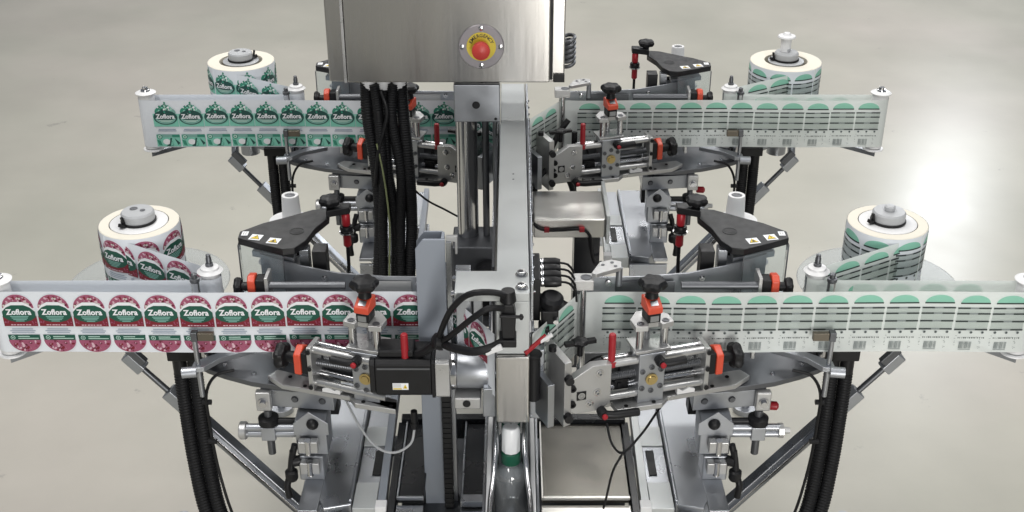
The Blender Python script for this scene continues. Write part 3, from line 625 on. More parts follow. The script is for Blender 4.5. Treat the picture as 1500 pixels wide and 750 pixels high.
    obj('adjuster_nut', G(s).lathe([(.012, 0), (.022, .003), (.022, .018), (.012, .022)], (.530, -.045, .868), (0, 0, 1), 24), M['black'], t, bevel=0)
    for z in (.862, .846):
        obj('cross_rod', G(s).cyl((.46, -.05, z), (.578, -.05, z), .0085, 16), M['alu'], t, bevel=0)
    obj('cross_block', G(s).box(.515, .546, -.062, -.030, .834, .868), M['alu'], t, bevel=.002)
    obj('end_disc', G(s).lathe([(.018, 0), (.020, .002), (.020, .014), (.018, .016)], (.578, -.05, .854), (1, 0, 0), 24) if left else G(s).lathe([(.0165, 0), (.017, .010), (.008, .011), (.007, .025)], (.575, -.05, .854), (1, 0, 0), 8), M['alu_bright'], t, bevel=0)
    if not left: obj('red_tip', G(s).lathe([(.008, 0), (.010, .004), (.010, .022), (.005, .026)], (.556, .0, .885), (1, -.1, 0), 14), M['red'], t, bevel=0)
    obj('side_lever', G(s).cyl((.452, -.045, .876), (.52, -.045, .876), .007), M['black'], t, bevel=0)
    o = obj('clamp_block', G(s).box(.400, .468, -.080, -.010, .81, .900), M['alu'], t, bevel=.004)
    obj('clamp_face', G(s).prism([(.395, .895), (.435, .925), (.470, .895), (.470, .865), (.395, .865)], -.0835, -.0805, 'y'), M['alu'], o, bevel=.001)
    obj('dome_bolt', G(s).lathe([(.013, 0), (.013, .004), (.009, .010), (.004, .012)], (.428, -.0837, .895), (0, -1, 0), 18), M['black'], o, bevel=0)
    for z in (.846, .790):
        for x in (.418, .444): o = obj('jaw', G(s).box(x, x + .016, -.104, -.084, z - .014, z + .014), M['alu_bright'], t, bevel=.002)
        obj('jaw_bolt', G(s).tube([(.439, -.100, z - .018 + .0036*k) for k in range(11)], .0075, 12, 0, .15), M['chrome'], o, bevel=0)
    obj('jaw_base', G(s).box(.412, .466, -.084, -.03, .745, .809), M['alu'], t, bevel=.003)
    obj('column_plate', G(s).prism([(.414, -.19), (.456, -.19), (.456, -.084), (.414, -.084)], .738, .7475), M['sheet'], t)
    g = G(s).cyl((.462, -.085, .80), (.478, -.09, .80), .012, 14).tube([(.476, -.09, .83), (.480, -.095, .80)], .006, 10).lathe([(.012, -.014), (.014, -.01), (.014, .008), (.010, .012)], (.482, -.092, .768), (0, 0, 1), 16)
    g.tube(spline([(.470, -.085, .842), (.478, -.09, .81), (.484, -.094, .77), (.492, -.1, .745), (.490, -.1, .712)]), .0075, 12)
    obj('lever_handle', g, M['black'], t, bevel=0)

# ---------------------------------------------------------------- reels and webs (their print differs per station)
def arc(cx, cy, r, a0, a1, n=14): return [(cx + r*math.cos(R(a0 + (a1-a0)*i/n)), cy + r*math.sin(R(a0 + (a1-a0)*i/n))) for i in range(n+1)]
def reel_and_web(s, y0, kind, rr, lab_reel, lab_web, x_phase, hub_clip_side):
    cx, cy = .846, .255
    top, bot = 1.209, 1.060
    t = thing('label_reel', lab_reel, 'label reel', (s*cx, y0 + cy, bot), 'label reels')
    film = kind == 'clear'
    obj('roll', G(s).lathe([(rr-.0015, 0), (rr, .0015), (rr, top-bot-.0015), (rr-.002, top-bot), (.066, top-bot), (.066, 0)], (cx, y0+cy, bot), (0, 0, 1), 72), [M['roll']], t, bevel=0)
    obj('wrap', G(s).rings([[(cx + (rr+.0008)*math.cos(2*math.pi*k/72), y0 + cy + (rr+.0008)*math.sin(2*math.pi*k/72), z) for k in range(72)] for z in (bot+.001, top-.001)], 72, 0, False), M['liner'], t, bevel=0)
    rc = .064 if rr < .1 else .055
    obj('core_plate', G(s).lathe([(0, 0), (rc, 0), (rc, .003), (rc-.003, .0045), (0, .0045)], (cx, y0+cy, top-.003), (0, 0, 1), 48), M['white' if rr < .1 else 'grey_plastic'], t, bevel=0)
    o = obj('hub', G(s).lathe([(.030, 0), (.036, .004), (.037, .006), (.037, .022), (.034, .026), (0, .027)], (cx, y0+cy, top+.0018), (0, 0, 1), 36), M['grey_plastic'], t, bevel=0)
    obj('hub_ring', G(s).lathe([(.0385, 0), (.0395, .0015), (.0395, .005), (.0385, .006)], (cx, y0+cy, top+.0018), (0, 0, 1), 36), M['black'], o, bevel=0)
    a = R(hub_clip_side)
    k = Vector((s*cx + .040*math.cos(a), y0 + cy + .040*math.sin(a), top + .006))
    obj('hub_clip', G().bar(k, k + Vector((.012*math.cos(a), .012*math.sin(a), .004)), .012, .008).bar(k + Vector((0, 0, .002)), k + Vector((.004*math.cos(a), .004*math.sin(a), .022)), .006, .006), M['black'], o, bevel=.001)
    if film: obj('hub_nut', G(s).lathe([(.011, 0), (.012, .003), (.012, .009), (.009, .012), (0, .0125)], (cx, y0+cy, top+.029), (0, 0, 1), 20), M['grey_plastic'], o, bevel=0)
    else:
        obj('hub_bore', G(s).cyl((cx-.012, y0+cy, top+.0289), (cx-.012, y0+cy, top+.0295), .006, 12).cyl((cx+.010, y0+cy+.008, top+.0289), (cx+.010, y0+cy+.008, top+.0295), .009, 12), M['dark_steel'], o, bevel=0)
    if rr > .1 and film:   # the far right spindle carries a flanged roller on top
        obj('spindle_roller', G(s).lathe([(.016, 0), (.016, .040), (.026, .042), (.028, .045), (.026, .049), (.014, .051), (.009, .058), (0, .058)], (cx-.004, y0+cy+.004, top+.029), (0, 0, 1), 28), M['white'], o, bevel=0)
    R0 = rr + .0012
    step = PITCH/R0
    a0 = -math.pi/2 + .35
    for k in range(-3, 3):
        ph = a0 + k*step
        mapped_label(t, kind, lambda x, y, h, ph=ph: Vector((s*cx + (R0+h)*math.cos(ph + x/R0), y0 + cy + (R0+h)*math.sin(ph + x/R0), bot + y)), [-.03 + .0075*i for i in range(9)])
    # the web: reel -> guide roller -> end roller -> along the front -> peel edge
    n = Vector((.685, -.73, 0))
    A = Vector((cx, cy, 0)) + n*(rr + .002); B = Vector((.646, .067, 0)) - n*.022
    w = thing('label_web', lab_web, 'label web', (0, y0, WZ), 'label webs')
    path = [(A.x, A.y, .034), (B.x, B.y, 0)] + [(x, y, 0) for x, y in arc(.646, .067, .0225, 150, 270)][1:] + [(x, y, 0) for x, y in arc(1.08, .018, .0242, 90, -90)]
    ph = y0*2 + s; fade = lambda x: min(1, max(0, (1.05 - x)/.15))*min(1, max(0, (x - .15)/.1))
    path += [(x, -.0062 + fade(x)*ripple(x, ph), .0007*math.sin(9*x + ph)) for x in [1.06 - .02*i for i in range(45)]]
    path += [(.16, -.0062, 0)] + [(x, y, 0) for x, y in arc(.143, -.018, .0095, 90, 148, 6)] + [(.037, -.174, 0)]
    path = [(x, y, z) for x, y, z in path]
    vs_ = []; fs = []
    for i, (x, y, dz) in enumerate(path): vs_ += [(x, y0 + y, WZ + dz), (x, y0 + y, WZ + dz + .147)]
    for i in range(len(path) - 1): fs.append((2*i, 2*i+2, 2*i+3, 2*i+1))
    obj('backing', G(s).add(vs_, fs), M['film'] if film else M['liner'], w, bevel=0)
    x = x_phase
    while x > .20: x -= PITCH
    while x < 1.075:
        if x - .037 > .15: put_label(w, kind, s*x, y0 - .0072 + fade(x)*ripple(x, ph), WZ + .0007*math.sin(9*x + ph) + random.uniform(-.0004, .0004), s*math.atan(fade(x)*slope(x, ph)))
        if film and x + .037 < 1.05 and x > .70: put_label(w, kind, s*x, y0 + .0435, WZ, math.pi)
        x += PITCH
    d = (Vector((.037, -.174, 0)) - Vector((.136, -.0125, 0))); L = d.length; d /= L; nn = Vector((-d.y, d.x, 0)); nn = nn if nn.y < 0 else -nn
    for q in (.055, .055 + PITCH):
        pt = Vector((.136, -.0125, 0)) + d*q + nn*.001
        put_label(w, kind, s*pt.x, y0 + pt.y, WZ, s*math.atan2(nn.x, -nn.y))
    LL = (B - A).length; k = 0
    while .05 + PITCH*k < LL - .02:
        q = .045 + PITCH*k; k += 1
        dirn = (B - A).normalized(); nf = Vector((dirn.y, -dirn.x, 0)); nf = nf if nf.y < 0 else -nf
        def fn(x, y, h, q=q):
            u = q - s*x                                   # distance from the reel end
            P_ = A + dirn*u + nf*(h + .0012)
            return Vector((s*P_.x, y0 + P_.y, WZ + .034*(1 - u/LL) + y))
        mapped_label(w, kind, fn, [])

# ---------------------------------------------------------------- build the four stations
NAMES = {(1, 0): 'near clear barcode station', (-1, 0): 'near red flower station', (1, 1): 'far clear barcode station', (-1, 1): 'far green leaf station'}
SPACING = 1.14
for s in (1, -1):
    ST[0] = NAMES[(s, 0)]; REG.clear(); REG2.clear()
    station(s); base_side(s)
    for o, pat in list(REG):
        c = copy_tree(o); c.location.y += SPACING; c['label'] = pat.format(st=NAMES[(s, 1)])
near_left = [o for o in bpy.data.objects if o.name.startswith('label_applicator') and o.location.x < 0 and o.location.y < .5][0]
gone = [c for c in near_left.children if c.name.split('.')[0] in ('limit_switch', 'switch_cable', 'side_plate', 'clamp_plate', 'clamp_screw', 'wing_knob', 'maker_plate', 'bolt', 'socket_screw', 'peel_plate', 'plate_screw')
        and (c.name.split('.')[0] not in ('socket_screw', 'plate_screw') or min(v.co.x for v in c.data.vertices) + near_left.location.x > -.2)]
gone += [[c for c in near_left.children if c.name.startswith('clamp_lever')][1]]
gone += [c for c in near_left.children if c.name.split('.')[0] in ('guide_rod', 'lead_screw') and 0]
for c in gone:
    for g_ in list(c.children): bpy.data.objects.remove(g_)
    bpy.data.objects.remove(c)
for c in near_left.children:      # its rods end at the slide block, beside the motor
    if c.name.split('.')[0] in ('guide_rod', 'lead_screw', 'rear_channel', 'base_plate'):
        c.data = c.data.copy()
        for v in c.data.vertices:
            lim = -.240 if c.name.startswith('base') else -.262
            if v.co.x + near_left.location.x > lim: v.co.x = lim - near_left.location.x
reel_and_web(1, 0, 'clear', .0885, 'near reel of clear film labels with green domes', 'near translucent web of clear labels with green domes and barcodes', .743, 200)
reel_and_web(1, SPACING, 'clear', .109, 'far reel of clear film labels with a flanged roller on its hub', 'far translucent web of clear labels with green domes and barcodes', .745, 190)
reel_and_web(-1, 0, 'flower', .0885, 'near reel of white labels with red flowers', 'near white web of red flower labels', .59, 235)
reel_and_web(-1, SPACING, 'leaf', .102, 'far reel of white labels with green leaves', 'far white web of green leaf labels', .875, 20)

def at(px, py, y):
    """point of the place on the upright plane at depth y, measured on the photograph"""
    u, v = (px - 752)/1750, (py - 375)/1750; c, s_ = math.cos(R(TILT)), math.sin(R(TILT))
    d = (y - CAM_Y)/(c - v*s_)
    return Vector((u*d, y, CAM_Z + (-s_ - v*c)*d))
# ---------------------------------------------------------------- central beam
t = thing('top_beam', 'pale aluminium beam running front to back over the bottle conveyor', 'beam', (0, -.2, .75))
obj('beam', G().box(-.033, .031, -.112, .98, 1.245, 1.280), M['beam'], t, bevel=.002)
o = obj('bolted_plate', G().prism([(-.112, -.200), (.031, -.200), (.031, -.1125), (-.112, -.1125)], 1.262, 1.282), M['beam'], t, bevel=.002)
g = G()
for y in (-.130, -.182): g.lathe([(.0125, 0), (.0125, .0015), (.0085, .0016), (.0085, .008), (.0045, .0085), (.0045, .004)], (.016, y, 1.2822), (0, 0, 1), 18)
parts('bolt', g, M['chrome'], o, bevel=0)
g = G()
for y in (-.125, -.187): g.lathe([(.006, 0), (.006, .006), (.003, .007)], (-.1122, y, 1.272), (-1, 0, 0), 12)
parts('side_screw', g, M['chrome'], o, bevel=0)
obj('front_face', G().box(-.033, .031, -.198, -.150, 1.143, 1.2615), M['beam'], t, bevel=.002)
obj('steel_cover', G().box(-.034, .032, -.206, -.10, .985, 1.142), M['steel_v'], t, bevel=.004)
obj('side_rail', G().box(.033, .039, -.17, .97, 1.20, 1.284), M['sheet'], t, bevel=.002)
g = G()
for k in range(22): g.lathe([(.003, 0), (.003, .003), (.001, .004)], (.0392, -.16 + k*.05, 1.262), (1, 0, 0), 8)
parts('rail_rivet', g, M['chrome'], t, bevel=0)
g = G()
for y in (.33, .36): g.lathe([(.0025, 0), (.002, .0006)], (0, y, 1.2802), (0, 0, 1), 8)
parts('small_screw', g, M['dark_steel'], t, bevel=0)
obj('side_plate', G().box(-.045, -.039, .02, .95, 1.00, 1.22), M['dark_steel'], t); obj('side_plate', G().box(.040, .046, .35, .95, 1.02, 1.19), M['dark_steel'], t)
obj('cheek', G().box(.0325, .062, -.17, -.10, .97, 1.135), M['sheet'], t, bevel=.003); obj('cheek', G().box(-.062, -.0345, -.165, -.10, .97, 1.04), M['sheet'], t, bevel=.003)
obj('rear_leg', G().box(-.03, .03, .92, .98, .70, 1.2445), M['alu'], t)
obj('extrusion', G().box(-.116, -.086, -.075, -.05, 1.03, 1.2615).box(-.080, -.062, -.10, -.08, 1.10, 1.2615), M['alu'], t)
# ---------------------------------------------------------------- conveyor and bottles
t = thing('bottle_conveyor', 'narrow bottle conveyor with white side rails under the beam', 'conveyor', (0, .3, .7))
obj('belt', G().box(-.043, .033, -.75, 1.6, .735, .750), M['alu_bright'], t)
for x in (-.055, .035): obj('white_rail', G().box(x, x+.010, -.70, 1.2, .835, .858), M['white'], t, bevel=.003)
for x in (-.062, .047): obj('rail_backing', G().box(x, x+.005, -.70, 1.2, .70, .850), M['sheet'], t, bevel=.001)
for x in (-.036, .026): obj('clear_guard', G().box(x, x+.003, -.22, -.02, .86, 1.0), M['clear'], t, bevel=0)
for k in (-1, 1):
    obj('guide_wire', G().tube(spline([(-.006 + k*.030, -.12, .975), (-.006 + k*.029, -.20, .93), (-.006 + k*.034, -.25, .885), (-.006 + k*.040, -.31, .865), (-.006 + k*.0405, -.42, .862), (-.006 + k*.0405, -.66, .862)]), .0055, 14), M['chrome'], t, bevel=0)
def bottle(y, label):
    t = thing('bottle', label, 'bottle', (-.005, y, .750), 'bottles on the conveyor')
    obj('body', G().lathe([(.034, 0), (.035, .004), (.035, .085), (.033, .098), (.025, .112), (.016, .118), (.016, .124)], (-.005, y, .751), (0, 0, 1), 40), M['bottle'], t, bevel=0)
    obj('collar', G().lathe([(.019, 0), (.020, .002), (.020, .026), (.018, .028)], (-.005, y, .874), (0, 0, 1), 24), M['green_plastic'], t, bevel=0)
    g = G().lathe([(.0195, 0), (.0195, .050), (.016, .060), (0, .060)], (-.005, y, .9025), (0, 0, 1), 10); obj('cap', g, M['cap'], t, bevel=.003)
    obj('cap_dimple', G().cyl((-.005, y+.008, .9627), (-.005, y+.008, .9631), .0022, 8), M['grey_plastic'], t, bevel=0)
bottle(-.185, 'bottle with white cap and green collar leaving the steel cover')
bottle(-.085, 'bottle half hidden under the steel cover behind the first bottle')
# ---------------------------------------------------------------- grey post
t = thing('guide_post', 'tall blue grey channel post left of the beam before the flower web', 'post', (-.157, -.035, .45))
zt = at(630, 350, -.055).z
obj('front_flange', G().prism([(-.196, .44), (-.136, .44), (-.136, zt), (-.180, zt), (-.196, zt - .022)], -.058, -.052, 'y'), M['grey_paint'], t, bevel=.002)
obj('back_flange', G().prism([(-.196, .44), (-.142, .44), (-.142, zt), (-.180, zt), (-.196, zt - .022)], -.022, -.018, 'y'), M['grey_paint'], t, bevel=.001)
obj('web_plate', G().box(-.144, -.138, -.0515, -.0225, .44, zt), M['grey_paint'], t, bevel=.001)
obj('side_profile', G().box(-.1355, -.124, -.050, -.024, .60, zt - .01), M['sheet'], t, bevel=.001)
obj('top_catch', G().box(-.135, -.112, -.045, -.035, zt - .012, zt).box(-.117, -.112, -.045, -.035, zt - .04, zt - .012), M['alu_bright'], t)
g = G()
for k in range(24): g.box(-.152, -.132, -.080, -.0585, .665 + k*.0135, .677 + k*.0135)
parts('chain_link', g, M['black'], t, bevel=.001)
# ---------------------------------------------------------------- servo motor
t = thing('servo_motor', 'black servo motor with aluminium gearbox lying before the grey post', 'motor', (-.16, -.11, 1.0))
my, mz = -.112, 1.055
SQ = lambda h, c: [(my-h+c, mz-h), (my+h-c, mz-h), (my+h, mz-h+c), (my+h, mz+h-c), (my+h-c, mz+h), (my-h+c, mz+h), (my-h, mz+h-c), (my-h, mz-h+c)]
o = obj('motor_body', G().prism(SQ(.043, .008), -.278, -.165, 'x'), M['black'], t, bevel=.002)
obj('cooling_groove', G().box(-.274, -.168, my-.0445, my-.0432, mz+.024, mz+.028)  , M['dark_steel'], o, bevel=0)
obj('rear_cover', G().prism(SQ(.040, .008), -.290, -.2785, 'x'), M['black'], o, bevel=.002)
obj('top_box', G().box(-.272, -.20, my-.03, my+.02, mz+.0435, mz+.060), M['black'], o, bevel=.004)
pr = Print(); pr.put(rect(-16, 16, -8, 8), 'white', 1); pr.put(rect(-15, 2, -7, -4), 'sticker_yellow', 2)
for k in range(4): pr.put(rect(-15, 1, -2 + 2.4*k, -1 + 2.4*k), 'silver', 2)
pr.put([(5, -5), (14, -5), (9.5, 5)], 'sticker_yellow', 2); pr.put([(8.8, -4), (10.2, -4), (9.5, 2)], 'black', 3)
me = print_mesh('nameplate_print', pr, lambda x, y, h: Vector((-.228 + x, my - .0434 - h, mz - .016 + y)) - rootloc(t)); c = bpy.data.objects.new('nameplate', me); C.objects.link(c); c.parent = o
pr = Print(); pr.put(rect(-9, 9, -5, 5), 'white', 1); pr.put(rect(-7, 7, -2, 2), 'silver', 2)
me = print_mesh('tag_print', pr, lambda x, y, h: Vector((-.186 + x, my - .018 + y, mz + .0433 + h)) - rootloc(t)); c = bpy.data.objects.new('tag', me); C.objects.link(c); c.parent = o
obj('front_flange', G().prism(SQ(.046, .006), -.1645, -.158, 'x'), M['black'], t, bevel=.001)
o = obj('gearbox_flange', G().prism(SQ(.045, .006), -.1575, -.128, 'x'), M['alu_bright'], t, bevel=.002)
obj('flange_slot', G().box(-.152, -.143, my-.004, my+.004, mz+.0452, mz+.0458), M['black'], o, bevel=0)
obj('gearbox_ring', G().lathe([(.043, 0), (.044, .002), (.044, .012), (.041, .0125)], (-.1275, my, mz), (1, 0, 0), 48), M['chrome'], t, bevel=0)
obj('gearbox_barrel', G().lathe([(.040, 0), (.041, .002), (.041, .052), (.039, .077)], (-.1145, my, mz), (1, 0, 0), 48), M['alu'], t, bevel=0)
obj('motor_foot', G().box(-.120, -.066, -.158, -.10, .985, 1.012), M['alu_bright'], t, bevel=.003)
obj('foot_screw', G().cyl((-.095, -.160, .999), (-.095, -.1575, .999), .008, 14), M['black'], t, bevel=0)
# motor cables looping to the plug on the beam
YC = -.222
t = thing('motor_plug', 'black square cable plug mounted on the front of the pale beam', 'plug', (-.01, -.215, 1.2))
a_ = at(741, 470, YC)
obj('plug_body', G().prism([(-.022, a_.z-.035), (.003, a_.z-.035), (.005, a_.z+.012), (.000, a_.z+.040), (-.018, a_.z+.040), (-.024, a_.z+.012)], -.232, -.1985, 'y'), M['black'], t, bevel=.003)
obj('plug_collar', G().box(-.027, .006, -.236, -.1985, a_.z-.052, a_.z-.0355), M['black'], t, bevel=.002)
obj('plug_cap', G().lathe([(.016, 0), (.013, .022)], (-.010, -.215, a_.z+.0405), (0, 0, 1), 16), M['black'], t, bevel=0)
obj('latch', G().tube([(-.026, -.238, a_.z+.02), (.012, -.238, a_.z+.018)], .0035, 10).lathe([(0, 0), (.006, .003), (.006, .007), (0, .01)], (.010, -.238, a_.z+.018), (1, 0, 0), 14), M['black'], t, bevel=0)
def cable(name, pts, r, label, mt='rubber', group=None):
    P = [Vector(q) for q in pts]; c = sum(P, Vector())/len(P)
    return tag(obj(name, G().tube(spline(pts), r, 10), M[mt], loc=tuple(c), bevel=0), label, 'cable', group)
knot = at(642, 500, -.16)
GL = 'black cables around the servo motor'
cable('motor_cable', [at(741, 443, -.215), at(738, 432, -.225), at(715, 428, -.23), at(685, 432, -.225), at(660, 455, -.2), at(645, 488, -.17), knot], .0062, 'black cable arching highest from the plug over to the motor knot', group=GL)
cable('motor_cable', [at(737, 452, -.236), at(715, 452, -.25), at(690, 468, -.24), at(660, 492, -.19), knot + Vector((.006, -.004, 0))], .0062, 'black cable running straight below the high arching cable', group=GL)
cable('motor_cable', [at(737, 500, -.225), at(722, 508, -.24), at(695, 515, -.24), at(665, 510, -.21), knot + Vector((.01, -.004, -.004))], .0085, 'thick black cable sagging lowest between plug and knot', group=GL)
cable('motor_cable', [knot, at(632, 508, -.15), at(618, 517, -.14), at(600, 520, -.125), at(585, 519, -.12)], .0085, 'thick black cable lying on top of the motor body', group=GL)
tag(obj('cable_tie', G().lathe([(.010, -.012), (.017, -.008), (.017, .008), (.010, .012)], tuple(knot), (1, .2, -.3), 16), M['rubber'], loc=tuple(knot), bevel=.002), 'black tape knot bundling the motor cables', 'cable tie')
k = at(723, 513, -.245)
tag(obj('cable_flag', G().bar(k + Vector((-.016, 0, -.006)), k + Vector((.016, 0, .008)), .008, .012), M['white'], loc=tuple(k), bevel=.002), 'small white cable marker on the cable below the plug', 'cable marker')
# ---------------------------------------------------------------- valve block right of the beam
t = thing('valve_block', 'row of black plugs on a valve block at the right side of the beam', 'valve block', (.06, -.05, 1.2))
obj('block', G().box(.0395, .054, -.10, .015, 1.16, 1.255), M['black'], t, bevel=.002)
for k in range(4):
    y = -.088 + k*.027
    o = obj('plug', G().lathe([(.010, 0), (.011, .002), (.011, .024), (.008, .034)], (.062, y, 1.243), (1, 0, 0), 16), M['black'], t, bevel=0)
    obj('plug_ring', G().lathe([(.009, 0), (.010, .002), (.010, .006), (.009, .0075)], (.0543, y, 1.243), (1, 0, 0), 16), M['chrome'], o, bevel=0)
    obj('lead', G().tube(spline([(.096, y, 1.243), (.112, y+.006, 1.236), (.125, y+.012, 1.215), (.128, y+.014, 1.19)]), .0025, 8), M['rubber'], o, bevel=0)
obj('regulator', G().lathe([(.020, 0), (.023, .004), (.023, .020), (.016, .026)], (.075, -.10, 1.198), (.15, -.3, 1), 24), M['black'], t, bevel=0)
obj('elbow', G().box(.055, .09, -.125, -.085, 1.165, 1.197).box(.05, .072, -.135, -.10, 1.13, 1.164), M['black'], t, bevel=.004)
obj('fitting', G().cyl((.066, -.137, 1.15), (.066, -.155, 1.15), .006, 12).cyl((.084, -.126, 1.18), (.084, -.14, 1.18), .005, 12), M['chrome'], t, bevel=0)
t = thing('peel_strip', 'slanting pinkish red strip at the peel edge beside the steel cover', 'strip', (.05, -.19, 1.1))
a_, b_ = at(769, 518, -.200), at(800, 491, -.182)
obj('red_bar', G().bar(a_, b_, .006, .008), M['red'], t, bevel=.001); obj('pale_bar', G().bar(b_ + Vector((-.012, -.005, -.012)), b_ + Vector((.012, -.004, .004)), .006, .007), M['white'], t, bevel=.001)
tag(obj('nip_roller', G().lathe([(.012, 0), (.0135, .002), (.0135, .10), (.012, .102)], (.040, -.186, 1.03), (0, 0, 1), 20).lathe([(.0165, 0), (.017, .003), (.015, .006), (.008, .0065)], (.040, -.186, 1.133), (0, 0, 1), 24), [M['black']], loc=(.04, -.186, 1.03), bevel=0), 'short black roller at the tip of the near clear label peel edge', 'roller')
# ---------------------------------------------------------------- junction box, legs and cables right of the beam
t = thing('junction_box', 'stainless box with cable along its front right behind the beam', 'box', (.15, .79, .66))
obj('lid', G().prism([(.054, .695), (.240, .695), (.248, .70), (.248, .88), (.054, .88)], .945, 1.0), M['steel'], t, bevel=.004)
obj('box_leg', G().box(.165, .235, .715, .80, .60, .9445), M['gloss_black'], t)
obj('side_flange', G().box(.2485, .258, .69, .92, .93, 1.012), M['beam'], t)
g = G().tube(spline([(.050, .74, 1.0), (.058, .69, .985), (.085, .688, .972), (.13, .688, .972), (.18, .688, .974), (.205, .688, .955), (.212, .688, .90), (.222, .69, .87), (.24, .69, .875)]), .0042, 8)
o = obj('cable', g, M['rubber'], t, bevel=0)
parts('cable_clip', G().box(.082, .096, .684, .694, .966, .978).box(.176, .19, .684, .694, .967, .98), M['red'], o, .001)
for k, (pts, lb) in enumerate((([(.05, .95, .98), (.10, .96, 1.03), (.16, 1.0, .98), (.19, 1.02, .86)], 'black hose arching behind the stainless junction box'),
            ([(.06, .98, .95), (.09, 1.02, 1.02), (.13, 1.07, 1.09), (.16, 1.09, 1.13)], 'black hose slanting up beyond the stainless junction box'),
            ([(.185, 1.05, .80), (.178, 1.06, .95), (.178, 1.07, 1.10)], 'upright black hose beyond the stainless junction box'))):
    cable('black_hose', pts, .0085, lb, group='black hoses behind the junction box')
g = G().tube(spline([(.05, .60, .80), (.10, .59, .80), (.16, .57, .77), (.21, .55, .72)]), .026, 12)
tag(obj('rubber_duct', g, M['rubber'], loc=(.1, .58, .78), bevel=0), 'thick black duct curving under the stainless junction box', 'duct')
cable('frame_cable', [(.268, .36, .80), (.272, .33, .765), (.29, .32, .757), (.33, .325, .757), (.345, .335, .762), (.348, .37, .80)], .0045, 'short black cable lying across the right slide frame')
cable('light_cable', [(.19, -.18, .965), (.20, -.20, .93), (.225, -.19, .90), (.27, -.14, .915), (.32, -.07, .94), (.37, -.03, .955)], .0026, 'thin black cable looping under the near right label head')
cable('light_cable', [(.225, -.19, .90), (.205, -.20, .86), (.195, -.20, .80), (.19, -.19, .755)], .0026, 'thin black cable dropping onto the brushed steel tray')
cable('clear_tube', [(-.37, -.02, .93), (-.33, -.08, .89), (-.29, -.12, .862), (-.25, -.14, .862), (-.215, -.14, .885), (-.205, -.14, .925)], .0026, 'pale grey tube looping under the near left label head', 'grey_plastic')
tag(obj('sensor_plug', G().cyl((-.205, -.14, .925), (-.205, -.14, .968), .007, 14).cyl((-.205, -.14, .935), (-.205, -.14, .940), .0085, 14), M['black'], loc=(-.205, -.14, .94), bevel=0), 'small black plug on the pale tube below the motor', 'plug')
# ---------------------------------------------------------------- lift column and control box
t = thing('lift_column', 'polished steel lift column standing on a dark foot under the control box', 'column', (-.12, .75, .7))
obj('foot_block', G().box(-.165, -.045, .67, .80, .68, .929), M['dark_steel'], t, bevel=.004)
obj('tube', G().cyl((-.123, .75, .9295), (-.123, .75, 1.285), .0285, 40), M['chrome'], t, bevel=0)
obj('rod', G().cyl((-.073, .745, .9295), (-.073, .745, 1.285), .009, 20), M['dark_steel'], t, bevel=0)
obj('pipe', G().cyl((-.048, .76, .9295), (-.048, .76, 1.285), .0065, 16), M['alu'], t, bevel=0)
obj('foot_motor', G().lathe([(.034, 0), (.036, .004), (.036, .07), (.03, .075)], (-.07, .66, .86), (0, -1, 0), 28).lathe([(.03, 0), (.03, .06), (.02, .065)], (-.075, .655, .79), (0, -1, 0), 24), M['black'], t, bevel=0)
o = obj('head_block', G().box(-.150, -.034, .672, .80, 1.286, 1.386), M['sheet'], t, bevel=.003)
g = G(); g.lathe([(.008, 0), (.010, .0006), (.010, .0004)], (-.094, .6718, 1.332), (0, -1, 0), 18); g.lathe([(.004, 0), (.003, .001)], (-.045, .6718, 1.295), (0, -1, 0), 12)
parts('bore', g, M['black'], o)
t = thing('control_box', 'stainless control cabinet with emergency stop button at top centre', 'control box', (-.166, .8, 1.387))
obj('cabinet', G().box(-.462, .128, .690, .93, 1.387, 2.0), M['steel_v'], t, bevel=.004)
obj('seal', G().box(-.421, .098, .676, .6898, 1.397, 1.99), M['black'], t)
d = obj('door', G().box(-.412, .090, .655, .6755, 1.397, 1.985), M['steel_v'], t, bevel=.004)
obj('edge_trim', G().box(-.4195, -.4125, .654, .676, 1.397, 1.985), M['alu_bright'], t, bevel=.001)
obj('bottom_lip', G().box(.1, .128, .680, .6895, 1.389, 1.41), M['black'], t, bevel=.001)
E_ = at(705, 68, .655); ex, ez = E_.x, E_.z
o = obj('stop_plate', G().lathe([(.0555, 0), (.056, .002), (.054, .004), (0, .004)], (ex, .6548, ez), (0, -1, 0), 56), M['stop'], t, bevel=0)
g = G()
for k in range(4): g.lathe([(.0065, 0), (.006, .002), (.002, .003)], (ex + .047*math.cos(k*math.pi/2), .6507, ez + .047*math.sin(k*math.pi/2)), (0, -1, 0), 12)
parts('plate_screw', g, M['chrome'], o, bevel=0)
y_ = obj('yellow_disc', G().lathe([(.036, 0), (.036, .0015), (0, .0016)], (ex, .6505, ez + .001), (0, -1, 0), 48), M['yellow'], o, bevel=0)
pr = Print(); word = 'EMERGENCY'
for i, ch in enumerate(word):
    a = R(155 - i*130/(len(word)-1)); rr = 28.5
    for tp in text_polys(ch, 8.5, .02):
        pts = []
        for x, y in tp:
            y -= 4; th = a - math.pi/2; pts.append((rr*math.cos(a) + x*math.cos(th) - y*math.sin(th), rr*math.sin(a) + x*math.sin(th) + y*math.cos(th)))
        pr.put(pts, 'black', 1)
me = print_mesh('stop_lettering', pr, lambda x, y, h: Vector((ex + x, .6488 - h, ez + .001 + y)) - rootloc(t)); c = bpy.data.objects.new('lettering', me); C.objects.link(c); c.parent = o
o2 = obj('stop_button', G().lathe([(.015, 0), (.015, .012), (.020, .016), (.0225, .026), (.0215, .036), (.015, .040), (0, .041)], (ex, .6488, ez), (0, -1, 0), 40), M['stop_red'], o, bevel=0)
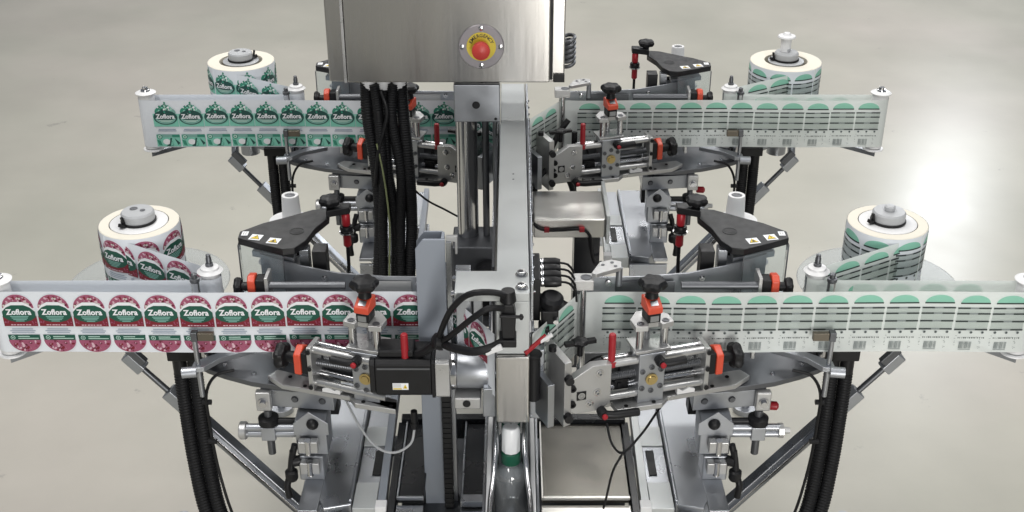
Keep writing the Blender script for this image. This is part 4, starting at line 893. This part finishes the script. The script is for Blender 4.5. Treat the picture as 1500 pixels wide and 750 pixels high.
for k, x in enumerate((-.368, -.329, -.289)):
    obj('cable_gland', G().lathe([(.016, 0), (.018, .004), (.018, .016), (.014, .028)], (x, .72, 1.3868), (0, 0, -1), 16), M['grey_plastic'] if 0 else M['white'], t, bevel=0)
HN = ['leftmost', 'second from left', 'third from left', 'fourth from left', 'rightmost']
for k, (x0, y, x1) in enumerate(((-.374, .72, -.366), (-.352, .705, -.345), (-.329, .725, -.322), (-.305, .71, -.300), (-.286, .72, -.278))):
    g = G(); hose(g, [(x0, y, 1.375), (x0 + .007*math.sin(k*1.7), y - .004, 1.28), (x1 + .010*math.sin(k*2.1 + .6), y - .006*k % .013, 1.13), (x1 + .006*math.cos(k*2.9), y + .006, .97), (x1 - .006 + .006*math.sin(k*4), y - .01, .80), (x1 - .01, y - .02, .62)], (.0165, .0135, .017, .0145, .0165)[k])
    tag(obj('cable_hose', g, M['rubber'], loc=(x0, y, 1.0), bevel=0), HN[k] + ' black corrugated hose hanging from the control box', 'hose', 'black hoses hanging from the control box')
cable('crossing_cable', [(-.335, .70, 1.36), (-.322, .692, 1.30), (-.348, .690, 1.20), (-.362, .695, 1.10)], .0055, 'black cable crossing in front of the hoses under the control box')
g = G().tube(spline([(-.352, .688, 1.22), (-.342, .687, 1.16), (-.333, .686, 1.07), (-.330, .686, .98), (-.334, .685, .90), (-.340, .683, .80)]), .0024, 8)
tag(obj('earth_wire', g, grain(mat('earth_wire_sleeve', (.22, .25, .12), .5), (60, 60, 60), .3, .05), loc=(-.34, .687, 1.0), bevel=0), 'yellow green earth wire running down the black hoses', 'wire')
g = G()
for k in range(6): g.tube([(.140 + .017*math.cos(2*math.pi*i/20), .80 + .03*math.sin(2*math.pi*i/20), 1.40 + k*.013 + .004*math.cos(2*math.pi*i/20)) for i in range(21)], .005, 8)
tag(obj('cable_coil', g, M['dark_steel'], loc=(.15, .8, 1.42), bevel=0), 'small grey cable coil beside the right edge of the control box', 'cable coil')
cable('loose_cable', [(-.29, .80, 1.06), (-.24, .82, 1.0), (-.19, .83, .965), (-.14, .82, .94)], .0028, 'thin black cable between the hoses and the lift column')
